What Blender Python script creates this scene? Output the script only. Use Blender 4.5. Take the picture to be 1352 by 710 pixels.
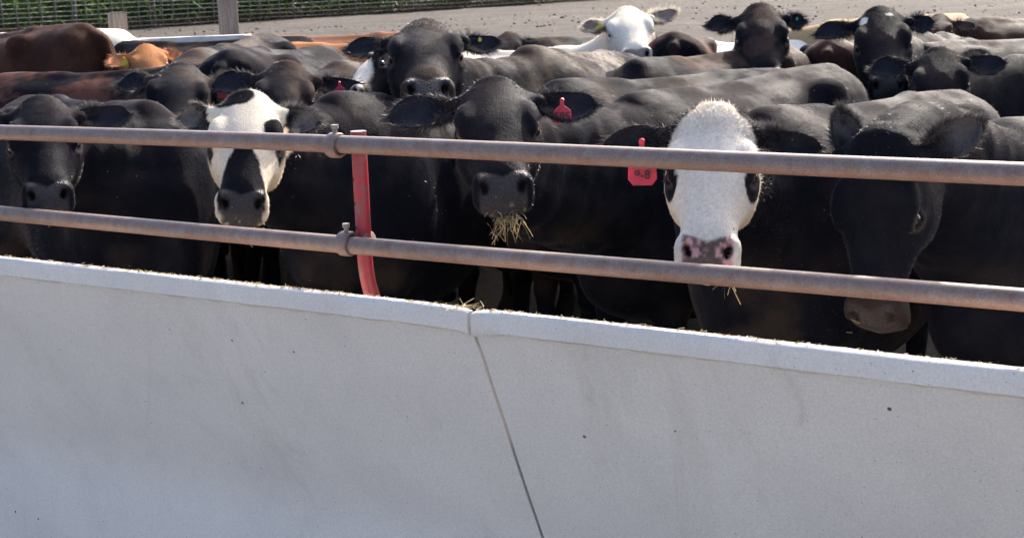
import bpy, bmesh, math, random
import numpy as np
from mathutils import Vector, Matrix
random.seed(7); RNG = np.random.default_rng(7)
for o in list(bpy.data.objects): bpy.data.objects.remove(o)
scene = bpy.context.scene
col = scene.collection

# ------------------------------------------------------------------ camera
H = 1.83
PITCH = math.atan(0.189); ROLL = math.radians(2.0); FPX = 2000.0
CAM = np.array([0, 0, H])
Fv = np.array([0, math.cos(PITCH), -math.sin(PITCH)])
Up0 = np.array([0, math.sin(PITCH), math.cos(PITCH)])
Xw = np.array([1.0, 0, 0])
Rv = math.cos(ROLL)*Xw - math.sin(ROLL)*Up0
Uv = math.sin(ROLL)*Xw + math.cos(ROLL)*Up0
cd = bpy.data.cameras.new("camera"); cam = bpy.data.objects.new("camera", cd); col.objects.link(cam)
cd.sensor_width = 36; cd.lens = 36*FPX/1352; cd.clip_end = 3000; cd.clip_start = 0.05
M = Matrix.Identity(4)
for i in range(3):
    M[i][0] = Rv[i]; M[i][1] = Uv[i]; M[i][2] = -Fv[i]; M[i][3] = CAM[i]
cam.matrix_world = M
scene.camera = cam
cd.dof.use_dof = True; cd.dof.focus_distance = 5.2; cd.dof.aperture_fstop = 9.0

# ------------------------------------------------------------------ light
SUN_AZ = math.radians(30)      # to the right of +Y, behind the herd
SUN_EL = math.radians(36)
w = bpy.data.worlds.new("World"); scene.world = w; w.use_nodes = True
nt = w.node_tree; bg = nt.nodes['Background']
sky = nt.nodes.new('ShaderNodeTexSky'); sky.sky_type = 'NISHITA'; sky.sun_disc = False
sky.sun_elevation = SUN_EL; sky.sun_rotation = SUN_AZ; sky.dust_density = 5.0; sky.air_density = 0.75
nt.links.new(sky.outputs[0], bg.inputs[0]); bg.inputs[1].default_value = 0.15
sl = bpy.data.lights.new("sun", 'SUN'); sl.energy = 3.0; sl.angle = math.radians(0.6); sl.color = (1, 0.95, 0.87)
sun = bpy.data.objects.new("sun", sl); col.objects.link(sun)
sdir = Vector((math.sin(SUN_AZ)*math.cos(SUN_EL), math.cos(SUN_AZ)*math.cos(SUN_EL), math.sin(SUN_EL)))
sun.rotation_euler = sdir.to_track_quat('Z', 'Y').to_euler(); sun.location = (8, 14, 12)
vs = scene.view_settings; vs.view_transform = 'Standard'; vs.look = 'None'; vs.gamma = 1; vs.exposure = 1.7
vs.use_curve_mapping = False

def P(px, py, d):
    return CAM + d*(Fv + (px-676)/FPX*Rv + (355-py)/FPX*Uv)
def ground_z(y):
    y = np.asarray(y, dtype=float)
    return np.where(y > 7, 1.25*(1-np.exp(-(np.maximum(y, 7)-7)/14)), 0.0)

# ------------------------------------------------------------------ material helpers
def newmat(name):
    m = bpy.data.materials.new(name); m.use_nodes = True
    n = m.node_tree.nodes; return m, n, m.node_tree.links, n['Principled BSDF']
def ramp(n, stops):
    r = n.new('ShaderNodeValToRGB'); e = r.color_ramp.elements
    while len(e) < len(stops): e.new(0.5)
    for el, (p, c) in zip(e, stops):
        el.position = p; el.color = (*c, 1) if len(c) == 3 else c
    return r
def noise(n, l, scale, detail=4, rough=0.55, vec=None, dist=0):
    t = n.new('ShaderNodeTexNoise'); t.inputs['Scale'].default_value = scale
    t.inputs['Detail'].default_value = detail; t.inputs['Roughness'].default_value = rough
    t.inputs['Distortion'].default_value = dist
    if vec is not None: l.new(vec, t.inputs['Vector'])
    return t
def mixc(n, l, fac, a, b, mode='MIX'):
    x = n.new('ShaderNodeMix'); x.data_type = 'RGBA'; x.blend_type = mode
    for s, v in ((x.inputs[0], fac), (x.inputs[6], a), (x.inputs[7], b)):
        if hasattr(v, 'links'): l.new(v, s)
        elif isinstance(v, (int, float)): s.default_value = v
        else: s.default_value = (*v, 1)
    return x.outputs[2]
def bump(n, l, h, strength, dist, nrm=None):
    b = n.new('ShaderNodeBump'); b.inputs['Strength'].default_value = strength; b.inputs['Distance'].default_value = dist
    l.new(h, b.inputs['Height'])
    if nrm is not None: l.new(nrm, b.inputs['Normal'])
    return b.outputs[0]
def objcoord(n, l, scale=(1, 1, 1)):
    t = n.new('ShaderNodeTexCoord'); mp = n.new('ShaderNodeMapping'); mp.inputs['Scale'].default_value = scale
    l.new(t.outputs['Object'], mp.inputs[0]); return mp.outputs[0]

# coat: colour comes from the vertex attribute, plus hair streaks, dust
def coat_material():
    m, n, l, b = newmat('coat')
    a = n.new('ShaderNodeAttribute'); a.attribute_name = 'coat'
    wv = n.new('ShaderNodeAttribute'); wv.attribute_name = 'wet'
    v = objcoord(n, l)
    n1 = noise(n, l, 90, 5, 0.7, v); r1 = ramp(n, [(0.3, (0.82,)*3), (0.7, (1.18,)*3)])
    l.new(n1.outputs[0], r1.inputs[0])
    c = mixc(n, l, 1.0, a.outputs['Color'], r1.outputs[0], 'MULTIPLY')
    n2 = noise(n, l, 5, 6, 0.65, v); r2 = ramp(n, [(0.48, (0,)*3), (0.75, (1,)*3)])
    l.new(n2.outputs[0], r2.inputs[0])
    mf = n.new('ShaderNodeMath'); mf.operation = 'MULTIPLY'; mf.inputs[1].default_value = 0.10
    l.new(r2.outputs[0], mf.inputs[0])
    c = mixc(n, l, mf.outputs[0], c, (0.11, 0.085, 0.07))
    for sc, th, keep, cc in ((13, .06, .9, (.12, .09, .065)), (34, .09, .93, (.15, .12, .08))):
        vo = n.new('ShaderNodeTexVoronoi'); vo.inputs['Scale'].default_value = sc; vo.inputs['Randomness'].default_value = 1; l.new(v, vo.inputs['Vector'])
        lt = n.new('ShaderNodeMath'); lt.operation = 'LESS_THAN'; lt.inputs[1].default_value = th; l.new(vo.outputs['Distance'], lt.inputs[0])
        sp = n.new('ShaderNodeSeparateColor'); l.new(vo.outputs['Color'], sp.inputs[0])
        gt = n.new('ShaderNodeMath'); gt.operation = 'GREATER_THAN'; gt.inputs[1].default_value = keep; l.new(sp.outputs[0], gt.inputs[0])
        mu = n.new('ShaderNodeMath'); mu.operation = 'MULTIPLY'; l.new(lt.outputs[0], mu.inputs[0]); l.new(gt.outputs[0], mu.inputs[1])
        c = mixc(n, l, mu.outputs[0], c, cc)
    l.new(c, b.inputs['Base Color'])
    mr = n.new('ShaderNodeMapRange'); l.new(wv.outputs['Fac'], mr.inputs[0])
    mr.inputs[3].default_value = 0.5; mr.inputs[4].default_value = 0.3
    l.new(mr.outputs[0], b.inputs['Roughness'])
    ns = noise(n, l, 3.2, 5, 0.65, v); ms = n.new('ShaderNodeMapRange'); l.new(ns.outputs[0], ms.inputs[0])
    ms.inputs[1].default_value = 0.45; ms.inputs[2].default_value = 0.7; ms.inputs[3].default_value = 0.004; ms.inputs[4].default_value = 0.03
    ma = n.new('ShaderNodeMath'); ma.operation = 'MULTIPLY_ADD'; l.new(wv.outputs['Fac'], ma.inputs[0]); ma.inputs[1].default_value = 0.28; l.new(ms.outputs[0], ma.inputs[2])
    l.new(ma.outputs[0], b.inputs['Specular IOR Level'])
    b.inputs['Sheen Weight'].default_value = 0.06; b.inputs['Sheen Roughness'].default_value = 0.16
    b.inputs['Sheen Tint'].default_value = (0.9, 0.9, 1.0, 1)
    vs_ = objcoord(n, l, (25, 25, 7))
    n3 = noise(n, l, 9, 4, 0.6, vs_); n4 = noise(n, l, 14, 5, 0.6, v)
    n5 = noise(n, l, 45, 5, 0.7, objcoord(n, l, (1, 1, .5)))
    b1 = bump(n, l, n3.outputs[0], 0.6, 0.007)
    b2 = bump(n, l, n4.outputs[0], 0.3, 0.015, bump(n, l, n5.outputs[0], 0.22, 0.006, b1))
    vo = n.new('ShaderNodeTexVoronoi'); vo.inputs['Scale'].default_value = 210; l.new(v, vo.inputs['Vector'])
    mw = n.new('ShaderNodeMath'); mw.operation = 'MULTIPLY'; l.new(vo.outputs['Distance'], mw.inputs[0]); l.new(wv.outputs['Fac'], mw.inputs[1])
    b2 = bump(n, l, mw.outputs[0], 0.9, 0.004, b2)
    l.new(b2, b.inputs['Normal'])
    return m
def hair_material():
    m, n, l, b = newmat('hair')
    a = n.new('ShaderNodeAttribute'); a.attribute_name = 'coat'
    l.new(a.outputs['Color'], b.inputs['Base Color']); b.inputs['Roughness'].default_value = 0.45
    b.inputs['Specular IOR Level'].default_value = 0.5
    t = n.new('ShaderNodeBsdfTranslucent'); l.new(a.outputs['Color'], t.inputs[0])
    mx = n.new('ShaderNodeMixShader'); mx.inputs[0].default_value = 0.4
    l.new(b.outputs[0], mx.inputs[1]); l.new(t.outputs[0], mx.inputs[2])
    l.new(mx.outputs[0], n['Material Output'].inputs[0])
    return m
def simple(name, c, rough=0.5, metal=0, scale=20, var=0.25, bmp=0.15, bd=0.003):
    m, n, l, b = newmat(name); v = objcoord(n, l)
    t = noise(n, l, scale, 5, 0.6, v)
    r = ramp(n, [(0.3, tuple(x*(1-var) for x in c)), (0.7, tuple(min(1, x*(1+var)) for x in c))])
    l.new(t.outputs[0], r.inputs[0]); l.new(r.outputs[0], b.inputs['Base Color'])
    b.inputs['Roughness'].default_value = rough; b.inputs['Metallic'].default_value = metal
    l.new(bump(n, l, t.outputs[0], bmp, bd), b.inputs['Normal'])
    return m
def concrete_material():
    m, n, l, b = newmat('concrete'); v = objcoord(n, l)
    big = noise(n, l, 2.2, 7, 0.62, v, 0.4)
    r = ramp(n, [(0.25, (0.51, 0.485, 0.46)), (0.5, (0.565, 0.535, 0.505)), (0.75, (0.6, 0.57, 0.535))])
    l.new(big.outputs[0], r.inputs[0])
    fine = noise(n, l, 160, 3, 0.7, v); rf = ramp(n, [(0.3, (0.86,)*3), (0.7, (1.1,)*3)])
    l.new(fine.outputs[0], rf.inputs[0])
    c = mixc(n, l, 1.0, r.outputs[0], rf.outputs[0], 'MULTIPLY')
    # air holes, a sparse choice of voronoi cells
    holes = []
    for sc, th, keep in ((9, 0.05, 0.5), (24, 0.06, 0.8), (70, 0.12, 0.84)):
        vo = n.new('ShaderNodeTexVoronoi'); vo.inputs['Scale'].default_value = sc; l.new(v, vo.inputs['Vector'])
        lt = n.new('ShaderNodeMath'); lt.operation = 'LESS_THAN'; lt.inputs[1].default_value = th; l.new(vo.outputs['Distance'], lt.inputs[0])
        sp = n.new('ShaderNodeSeparateColor'); l.new(vo.outputs['Color'], sp.inputs[0])
        gt = n.new('ShaderNodeMath'); gt.operation = 'GREATER_THAN'; gt.inputs[1].default_value = keep; l.new(sp.outputs[0], gt.inputs[0])
        mu = n.new('ShaderNodeMath'); mu.operation = 'MULTIPLY'; l.new(lt.outputs[0], mu.inputs[0]); l.new(gt.outputs[0], mu.inputs[1])
        holes.append(mu.outputs[0])
    for hme, cc in zip(holes, ((0.07, 0.06, 0.055), (0.12, 0.11, 0.1), (0.22, 0.21, 0.2))):
        c = mixc(n, l, hme, c, cc)
    # faint brown smears
    sm = noise(n, l, 3.1, 8, 0.72, objcoord(n, l, (1, 1, 0.45)), 1.2); rs = ramp(n, [(0.6, (0,)*3), (0.78, (0.55,)*3)])
    l.new(sm.outputs[0], rs.inputs[0])
    c = mixc(n, l, rs.outputs[0], c, (0.33, 0.3, 0.27))
    s2 = noise(n, l, 1.3, 9, 0.8, objcoord(n, l, (1, 1, .25)), 2.0); r2 = ramp(n, [(0.54, (0,)*3), (0.72, (.5,)*3)]); l.new(s2.outputs[0], r2.inputs[0])
    c = mixc(n, l, r2.outputs[0], c, (0.42, 0.385, 0.35))
    s4 = noise(n, l, 7, 6, 0.7, objcoord(n, l, (1, 1, .08)), 0.6); r4 = ramp(n, [(0.62, (0,)*3), (0.72, (.2,)*3)]); l.new(s4.outputs[0], r4.inputs[0])
    c = mixc(n, l, r4.outputs[0], c, (0.4, 0.37, 0.33))
    s3 = noise(n, l, 6, 9, 0.85, v, 3.0); r3 = ramp(n, [(0.66, (0,)*3), (0.7, (.55,)*3)]); l.new(s3.outputs[0], r3.inputs[0])
    c = mixc(n, l, r3.outputs[0], c, (0.66, 0.64, 0.6))
    l.new(c, b.inputs['Base Color']); b.inputs['Roughness'].default_value = 0.85
    b1 = bump(n, l, fine.outputs[0], 0.25, 0.002)
    b2 = bump(n, l, noise(n, l, 14, 6, 0.6, v).outputs[0], 0.3, 0.006, b1)
    l.new(b2, b.inputs['Normal'])
    return m
def pipe_material():
    m, n, l, b = newmat('rusty_pipe'); v = objcoord(n, l)
    t = noise(n, l, 22, 7, 0.7, v, 0.5)
    r = ramp(n, [(0.25, (0.125, 0.07, 0.05)), (0.45, (0.165, 0.115, 0.098)), (0.65, (0.195, 0.155, 0.143)), (0.85, (0.25, 0.22, 0.21))])
    l.new(t.outputs[0], r.inputs[0])
    # heavier rust on the underside
    tc = n.new('ShaderNodeNewGeometry'); sp = n.new('ShaderNodeSeparateXYZ'); l.new(tc.outputs['Normal'], sp.inputs[0])
    mr = n.new('ShaderNodeMapRange'); l.new(sp.outputs[2], mr.inputs[0]); mr.inputs[1].default_value = 0.1; mr.inputs[2].default_value = -0.8
    mm = n.new('ShaderNodeMath'); mm.operation = 'MULTIPLY'; l.new(mr.outputs[0], mm.inputs[0]); l.new(noise(n, l, 9, 5, 0.7, v).outputs[0], mm.inputs[1])
    c = mixc(n, l, mm.outputs[0], r.outputs[0], (0.23, 0.09, 0.045))
    f = noise(n, l, 220, 2, 0.6, v); rf = ramp(n, [(0.35, (0.75,)*3), (0.7, (1.2,)*3)]); l.new(f.outputs[0], rf.inputs[0])
    c = mixc(n, l, 1.0, c, rf.outputs[0], 'MULTIPLY')
    l.new(c, b.inputs['Base Color']); b.inputs['Roughness'].default_value = 0.5; b.inputs['Metallic'].default_value = 0.15
    l.new(bump(n, l, t.outputs[0], 0.3, 0.002), b.inputs['Normal'])
    return m
def red_material():
    m, n, l, b = newmat('red_paint'); v = objcoord(n, l)
    t = noise(n, l, 30, 6, 0.75, v, 0.6); r = ramp(n, [(0.3, (0.4, 0.022, 0.04)), (0.52, (0.3, 0.022, 0.032)), (0.58, (0.2, 0.055, 0.05)), (0.74, (0.2, 0.13, 0.12))])
    l.new(t.outputs[0], r.inputs[0])
    sp = n.new('ShaderNodeSeparateXYZ'); l.new(v, sp.inputs[0])
    mr = n.new('ShaderNodeMapRange'); l.new(sp.outputs[2], mr.inputs[0]); mr.inputs[1].default_value = 0.32; mr.inputs[2].default_value = 0.2
    mm = n.new('ShaderNodeMath'); mm.operation = 'MULTIPLY'; l.new(mr.outputs[0], mm.inputs[0]); l.new(noise(n, l, 18, 5, 0.7, v).outputs[0], mm.inputs[1])
    c = mixc(n, l, mm.outputs[0], r.outputs[0], (0.22, 0.15, 0.13))
    l.new(c, b.inputs['Base Color']); b.inputs['Roughness'].default_value = 0.42
    l.new(bump(n, l, t.outputs[0], 0.25, 0.001), b.inputs['Normal'])
    return m
def wood_material():
    m, n, l, b = newmat('weathered_wood'); v = objcoord(n, l, (9, 9, 0.8))
    t = noise(n, l, 6, 8, 0.7, v, 0.8); r = ramp(n, [(0.3, (0.10, 0.08, 0.065)), (0.5, (0.21, 0.172, 0.145)), (0.72, (0.34, 0.29, 0.25))])
    l.new(t.outputs[0], r.inputs[0]); l.new(r.outputs[0], b.inputs['Base Color']); b.inputs['Roughness'].default_value = 0.85
    l.new(bump(n, l, t.outputs[0], 0.7, 0.01), b.inputs['Normal'])
    return m
def ground_material():
    m, n, l, b = newmat('ground'); v = objcoord(n, l)
    t = noise(n, l, 0.5, 8, 0.65, v, 0.5); r = ramp(n, [(0.3, (0.05, 0.043, 0.038)), (0.5, (0.072, 0.062, 0.055)), (0.7, (0.1, 0.088, 0.078))])
    l.new(t.outputs[0], r.inputs[0])
    f = noise(n, l, 7, 8, 0.75, v); rf = ramp(n, [(0.34, (0.35,)*3), (0.5, (0.85,)*3), (0.66, (1.3,)*3)]); l.new(f.outputs[0], rf.inputs[0])
    c = mixc(n, l, 1.0, r.outputs[0], rf.outputs[0], 'MULTIPLY')
    st = noise(n, l, 1.0, 5, 0.6, objcoord(n, l, (0.35, 1.3, 1)), 0.3); rs = ramp(n, [(0.4, (0,)*3), (0.7, (0.5,)*3)]); l.new(st.outputs[0], rs.inputs[0])
    c = mixc(n, l, rs.outputs[0], c, (0.1, 0.086, 0.074))
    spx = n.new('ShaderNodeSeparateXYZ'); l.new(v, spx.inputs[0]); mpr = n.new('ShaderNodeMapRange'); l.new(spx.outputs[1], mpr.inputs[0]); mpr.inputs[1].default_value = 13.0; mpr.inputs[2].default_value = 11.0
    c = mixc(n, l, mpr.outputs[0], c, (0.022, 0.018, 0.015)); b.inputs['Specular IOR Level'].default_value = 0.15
    l.new(c, b.inputs['Base Color']); b.inputs['Roughness'].default_value = 0.95
    l.new(bump(n, l, f.outputs[0], 0.9, 0.08), b.inputs['Normal'])
    return m
def leaf_material(name, c1, c2, trans):
    m, n, l, b = newmat(name); oi = n.new('ShaderNodeAttribute'); oi.attribute_name = 'tint'
    c = mixc(n, l, oi.outputs['Fac'], c1, c2)
    l.new(c, b.inputs['Base Color']); b.inputs['Roughness'].default_value = 0.5
    t = n.new('ShaderNodeBsdfTranslucent'); l.new(c, t.inputs[0])
    mx = n.new('ShaderNodeMixShader'); mx.inputs[0].default_value = trans
    l.new(b.outputs[0], mx.inputs[1]); l.new(t.outputs[0], mx.inputs[2]); l.new(mx.outputs[0], n['Material Output'].inputs[0])
    return m
MAT = dict(coat=coat_material(), hair=hair_material(), concrete=concrete_material(), pipe=pipe_material(),
           red=red_material(), wood=wood_material(), ground=ground_material(),
           crop=leaf_material('crop_leaf', (0.07, 0.15, 0.045), (0.24, 0.38, 0.1), 0.55),
           straw=leaf_material('straw', (0.27, 0.2, 0.1), (0.45, 0.36, 0.2), 0.3),
           dry=leaf_material('dry_leaf', (0.1, 0.075, 0.04), (0.22, 0.16, 0.08), 0.3),
           wire=simple('fence_wire', (0.3, 0.26, 0.25), 0.5, 0.4),
           tag_red=simple('tag_red', (0.55, 0.03, 0.06), 0.45, 0, 25, 0.35, 0.02), tag_yellow=simple('tag_yellow', (0.62, 0.48, 0.06), 0.4, 0, 12, 0.1, 0.02),
           tag_green=simple('tag_green', (0.03, 0.25, 0.2), 0.4, 0, 12, 0.1, 0.02),
           ink=simple('tag_ink', (0.03, 0.01, 0.015), 0.5), plank=simple('bleached_plank', (0.62, 0.58, 0.52), 0.8, 0, 14, 0.2, 0.4, 0.01),
           feed=simple('feed', (0.3, 0.22, 0.12), 0.9, 0, 45, 0.6, 0.9, 0.02), stone=simple('stone', (0.08, 0.07, 0.064), 0.9, 0, 6, 0.5, 0.5, 0.02),
           bolt=simple('bolt_metal', (0.25, 0.22, 0.2), 0.5, 0.5, 60, 0.3), hole=simple('hole_dark', (0.02, 0.012, 0.012), 0.9))
em, en, el_, eb = newmat('eye_dark'); eb.inputs['Base Color'].default_value = (0.012, 0.008, 0.007, 1); eb.inputs['Roughness'].default_value = 0.08
MAT['eye'] = em

# ------------------------------------------------------------------ object helpers
def tag(o, label=None, cat=None, group=None, kind=None):
    if label: o['label'] = label
    if cat: o['category'] = cat
    if group: o['group'] = group
    if kind: o['kind'] = kind
    return o
def empty(name, loc):
    o = bpy.data.objects.new(name, None); o.location = tuple(loc); o.empty_display_size = 0.1; col.objects.link(o); return o
def mesh_obj(name, verts, faces, mat, parent=None, smooth=True, loc=None):
    me = bpy.data.meshes.new(name); me.from_pydata([tuple(v) for v in verts], [], [tuple(f) for f in faces]); me.update()
    if smooth: me.polygons.foreach_set('use_smooth', np.ones(len(me.polygons), bool))
    me.materials.append(mat); o = bpy.data.objects.new(name, me); col.objects.link(o)
    if parent: o.parent = parent
    if loc is not None: o.location = tuple(loc)
    return o
def np_mesh(name, V, F, mat):
    """F: (n,k) int array"""
    me = bpy.data.meshes.new(name); k = F.shape[1]
    me.vertices.add(len(V)); me.vertices.foreach_set('co', np.ascontiguousarray(V, dtype=np.float32).ravel())
    me.loops.add(F.size); me.loops.foreach_set('vertex_index', np.ascontiguousarray(F, dtype=np.int32).ravel())
    me.polygons.add(len(F)); me.polygons.foreach_set('loop_start', np.arange(0, F.size, k, dtype=np.int32))
    me.polygons.foreach_set('use_smooth', np.ones(len(F), bool))
    me.update(calc_edges=True); me.validate(); me.materials.append(mat); return me
def attr(me, name, data, typ='FLOAT_COLOR'):
    a = me.attributes.new(name, typ, 'POINT')
    if typ == 'FLOAT_COLOR':
        d = np.ones((len(data), 4), np.float32); d[:, :3] = data; a.data.foreach_set('color', d.ravel())
    else: a.data.foreach_set('value', np.asarray(data, np.float32).ravel())
def bm_obj(name, bm, mat, parent=None, smooth=False, loc=None):
    me = bpy.data.meshes.new(name); bmesh.ops.recalc_face_normals(bm, faces=bm.faces); bm.to_mesh(me); bm.free()
    if smooth: me.polygons.foreach_set('use_smooth', np.ones(len(me.polygons), bool))
    me.materials.append(mat); o = bpy.data.objects.new(name, me); col.objects.link(o)
    if parent: o.parent = parent
    if loc is not None: o.location = tuple(loc)
    return o
def tube(bm, pts, r, seg=16, cap=True):
    pts = [Vector(p) for p in pts]; rings = []
    rr = r if isinstance(r, (list, tuple)) else [r]*len(pts)
    ref = Vector((0, 0, 1))
    for i, p in enumerate(pts):
        t = (pts[min(i+1, len(pts)-1)] - pts[max(i-1, 0)]).normalized()
        if abs(t.dot(ref)) > 0.95: ref = Vector((1, 0, 0))
        a = t.cross(ref).normalized(); b = t.cross(a).normalized()
        rings.append([bm.verts.new(p + rr[i]*(math.cos(2*math.pi*k/seg)*a + math.sin(2*math.pi*k/seg)*b)) for k in range(seg)])
    for i in range(len(rings)-1):
        for k in range(seg):
            bm.faces.new((rings[i][k], rings[i][(k+1) % seg], rings[i+1][(k+1) % seg], rings[i+1][k]))
    if cap: bm.faces.new(rings[0]); bm.faces.new(list(reversed(rings[-1])))
def box(bm, c, size, rotz=0, bev=0.0):
    r = bmesh.ops.create_cube(bm, size=1.0)
    Mx = Matrix.Translation(Vector(c)) @ Matrix.Rotation(rotz, 4, 'Z') @ Matrix.Diagonal((*size, 1))
    bmesh.ops.transform(bm, matrix=Mx, verts=r['verts'])
    if bev:
        es = list({e for v in r['verts'] for e in v.link_edges})
        bmesh.ops.bevel(bm, geom=es, offset=bev, segments=2, affect='EDGES')

# numpy value noise
def vnoise(p, freq, seed=0):
    q = np.asarray(p)*freq + seed*17.31; i = np.floor(q).astype(np.int64); f = q-i; f = f*f*(3-2*f); out = 0
    for dx in (0, 1):
        for dy in (0, 1):
            for dz in (0, 1):
                h = ((i[:, 0]+dx)*374761393 + (i[:, 1]+dy)*668265263 + (i[:, 2]+dz)*2147483647 + seed*974711) & 0xffffffff
                h = ((h ^ (h >> 13))*1274126177) & 0xffffffff; h = (h ^ (h >> 16)) & 0xffff
                wgt = (f[:, 0] if dx else 1-f[:, 0])*(f[:, 1] if dy else 1-f[:, 1])*(f[:, 2] if dz else 1-f[:, 2])
                out = out + wgt*h/65535.0
    return out
def fbm(p, freq, seed=0, oct=3):
    return sum(vnoise(p, freq*2**k, seed+k)*0.5**k for k in range(oct))/sum(0.5**k for k in range(oct))

# ------------------------------------------------------------------ ground
def build_ground():
    ys = np.concatenate([np.linspace(-30, 4, 12), np.linspace(4.5, 30, 120), np.linspace(30.5, 60, 60), np.linspace(65, 200, 20), np.array([260, 400, 800, 1500])])
    xs = np.concatenate([[-1500, -600, -250, -120, -70], np.linspace(-45, -7, 70), np.linspace(-6.8, 6.8, 100), np.linspace(7, 45, 70), [70, 120, 250, 600, 1500]])
    X, Y = np.meshgrid(xs, ys); pp = np.stack([X.ravel(), Y.ravel(), 0*X.ravel()], 1)
    near = (pp[:, 1] > 11)
    Z = ground_z(pp[:, 1]) + near*(fbm(pp, 0.35, 3)-0.5)*0.12 + near*(fbm(pp, 1.7, 5)-0.5)*0.06
    aa = (pp[:, :2]-lip0[:2])@NA[:2]; Z = Z-1.25*(1-np.clip((aa-.35)/.35, 0, 1))*(pp[:, 0] > -60)
    V = np.stack([pp[:, 0], pp[:, 1], Z], 1); nx = len(xs)
    idx = np.arange(len(V)).reshape(X.shape)
    F = np.stack([idx[:-1, :-1], idx[:-1, 1:], idx[1:, 1:], idx[1:, :-1]], -1).reshape(-1, 4)
    o = bpy.data.objects.new('ground', np_mesh('ground', V, F, MAT['ground'])); col.objects.link(o); tag(o, kind='structure')

# ------------------------------------------------------------------ concrete bunk
vp = P(-2340, 82, 1.0) - CAM; vp[2] = 0; LD = vp/np.linalg.norm(vp)          # line direction (to far left)
NA = np.array([LD[1], -LD[0], 0]);                                           # away from camera
if NA[1] < 0: NA = -NA
lip0 = P(940, 444, 3.75); ZL = lip0[2]
def along(base, px):
    """parameter s where base + s*LD projects to image column px"""
    lo, hi = -20, 60
    for _ in range(60):
        mid = (lo+hi)/2; q = base + mid*LD - CAM; x = 676 + FPX*(q@Rv)/(q@Fv)
        if x > px: lo = mid
        else: hi = mid
    return mid
S_SEAM = along(lip0, 619)
build_ground()
def bunk_segment(s0, s1, label):
    slope = 0.44
    ow = lambda z: 0.020+slope*(ZL-0.064-max(z, .12))
    prof = [(0.0, ZL-0.004), (0.005, ZL), (0.026, ZL+0.001), (0.045, ZL-0.010), (0.085, ZL-0.07), (ow(ZL-.35)+.07, ZL-0.35), (ow(ZL-.35)+.12, ZL-0.43), (0.4, ZL-0.46), (0.5, ZL-0.46),
            (0.6, ZL-0.42), (0.66, ZL-0.32), (0.68, ZL-0.3), (0.75, ZL-0.3), (0.77, ZL-0.33), (0.76, 0.0), (1.0, -1.36), (ow(-1.36), -1.36)]
    z = -1.28
    while z < ZL-0.08:
        prof.append((ow(z), z)); z += 0.08
    prof += [(0.021, ZL-0.0675), (0.008, ZL-0.0645), (-0.001, ZL-0.058), (-0.003, ZL-0.03), (-0.002, ZL-0.012)]
    n = int(abs(s1-s0)/0.025); verts = []; faces = []; m = len(prof)
    for i in range(n+1):
        s = s0+(s1-s0)*i/n
        edge = min(i, n-i)*0.025
        for j, (a, zz) in enumerate(prof):
            q = lip0 + s*LD; hump = 0
            wob = (vnoise(np.array([[s*3, j*0.7, 1.]]), 1.0, 9)[0]-0.5)*0.004 + (vnoise(np.array([[s*40, j*1.0, 5.]]), 1.0, 2)[0]-0.5)*0.0022
            dz = -0.009*math.exp(-edge/0.03)-0.004*max(0, vnoise(np.array([[s*14, 3., 8.]]), 1.0, 12)[0]-.6) if j < 4 or j > m-5 else 0
            rag = (vnoise(np.array([[s*25, 2., 5.]]), 1.0, 4)[0]-0.5)*0.012 if j in (m-5, m-4) else 0
            verts.append((q[0]+NA[0]*(a+wob), q[1]+NA[1]*(a+wob), zz+dz+wob*0.6+rag))
    for i in range(n):
        for j in range(m):
            k = (j+1) % m
            faces.append((i*m+j, i*m+k, (i+1)*m+k, (i+1)*m+j))
    faces.append(tuple(range(m))); faces.append(tuple(n*m+j for j in reversed(range(m))))
    o = mesh_obj('feed_bunk', verts, faces, MAT['concrete'], smooth=True)
    bm = bmesh.new(); bm.from_mesh(o.data); bmesh.ops.recalc_face_normals(bm, faces=bm.faces); bm.to_mesh(o.data); bm.free()
    o.data.set_sharp_from_angle(angle=math.radians(35))
    tag(o, label, 'feed bunk', 'concrete feed bunk sections end to end')
    return o
G = 0.011
bunk_segment(S_SEAM-3.05, S_SEAM-G/2, 'grey concrete feed bunk section to the right of the joint, below the pink-nosed white-faced cow')
bunk_segment(S_SEAM+G/2, S_SEAM+3.05, 'grey concrete feed bunk section to the left of the joint, below the red post')
bunk_segment(S_SEAM+3.05+G, S_SEAM+6.1, 'far concrete feed bunk section beyond the left edge of the herd')
# unseen, added pale to bounce light on the bunk: road of the feed alley
def build_bounce_road():
    V = []; F = []; n = 40
    for i in range(n+1):
        for a in (-9.0, -6.0, -3.0, -0.25):
            q = lip0+(-30+100*i/n)*LD+NA*a; V.append((q[0], q[1], -1.246))
    for i in range(n):
        for j in range(3): F.append((i*4+j, i*4+j+1, (i+1)*4+j+1, (i+1)*4+j))
    tag(mesh_obj('bounce_road', V, F, simple('pale_bounce', (0.42, 0.385, 0.33), 0.95, 0, 3, 0.2, 0.6, 0.02)), kind='structure')
build_bounce_road()
# feed lying in the trough
def build_feed():
    verts = []; faces = []; n = 240; m = 12
    for i in range(n+1):
        s = S_SEAM-3.0+9.0*i/n
        for j in range(m+1):
            a = 0.24+0.42*j/m; q = lip0+s*LD+NA*a
            z = ZL-0.40+0.05*math.sin(math.pi*j/m)+(vnoise(np.array([[s*5, j*0.8, 0.]]), 1., 6)[0]-0.5)*0.07
            verts.append((q[0], q[1], z))
    for i in range(n):
        for j in range(m):
            faces.append((i*(m+1)+j, i*(m+1)+j+1, (i+1)*(m+1)+j+1, (i+1)*(m+1)+j))
    tag(mesh_obj('feed', verts, faces, MAT['feed']), 'chopped brown feed lying in the concrete trough', 'feed', kind='stuff')
build_feed()

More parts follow.
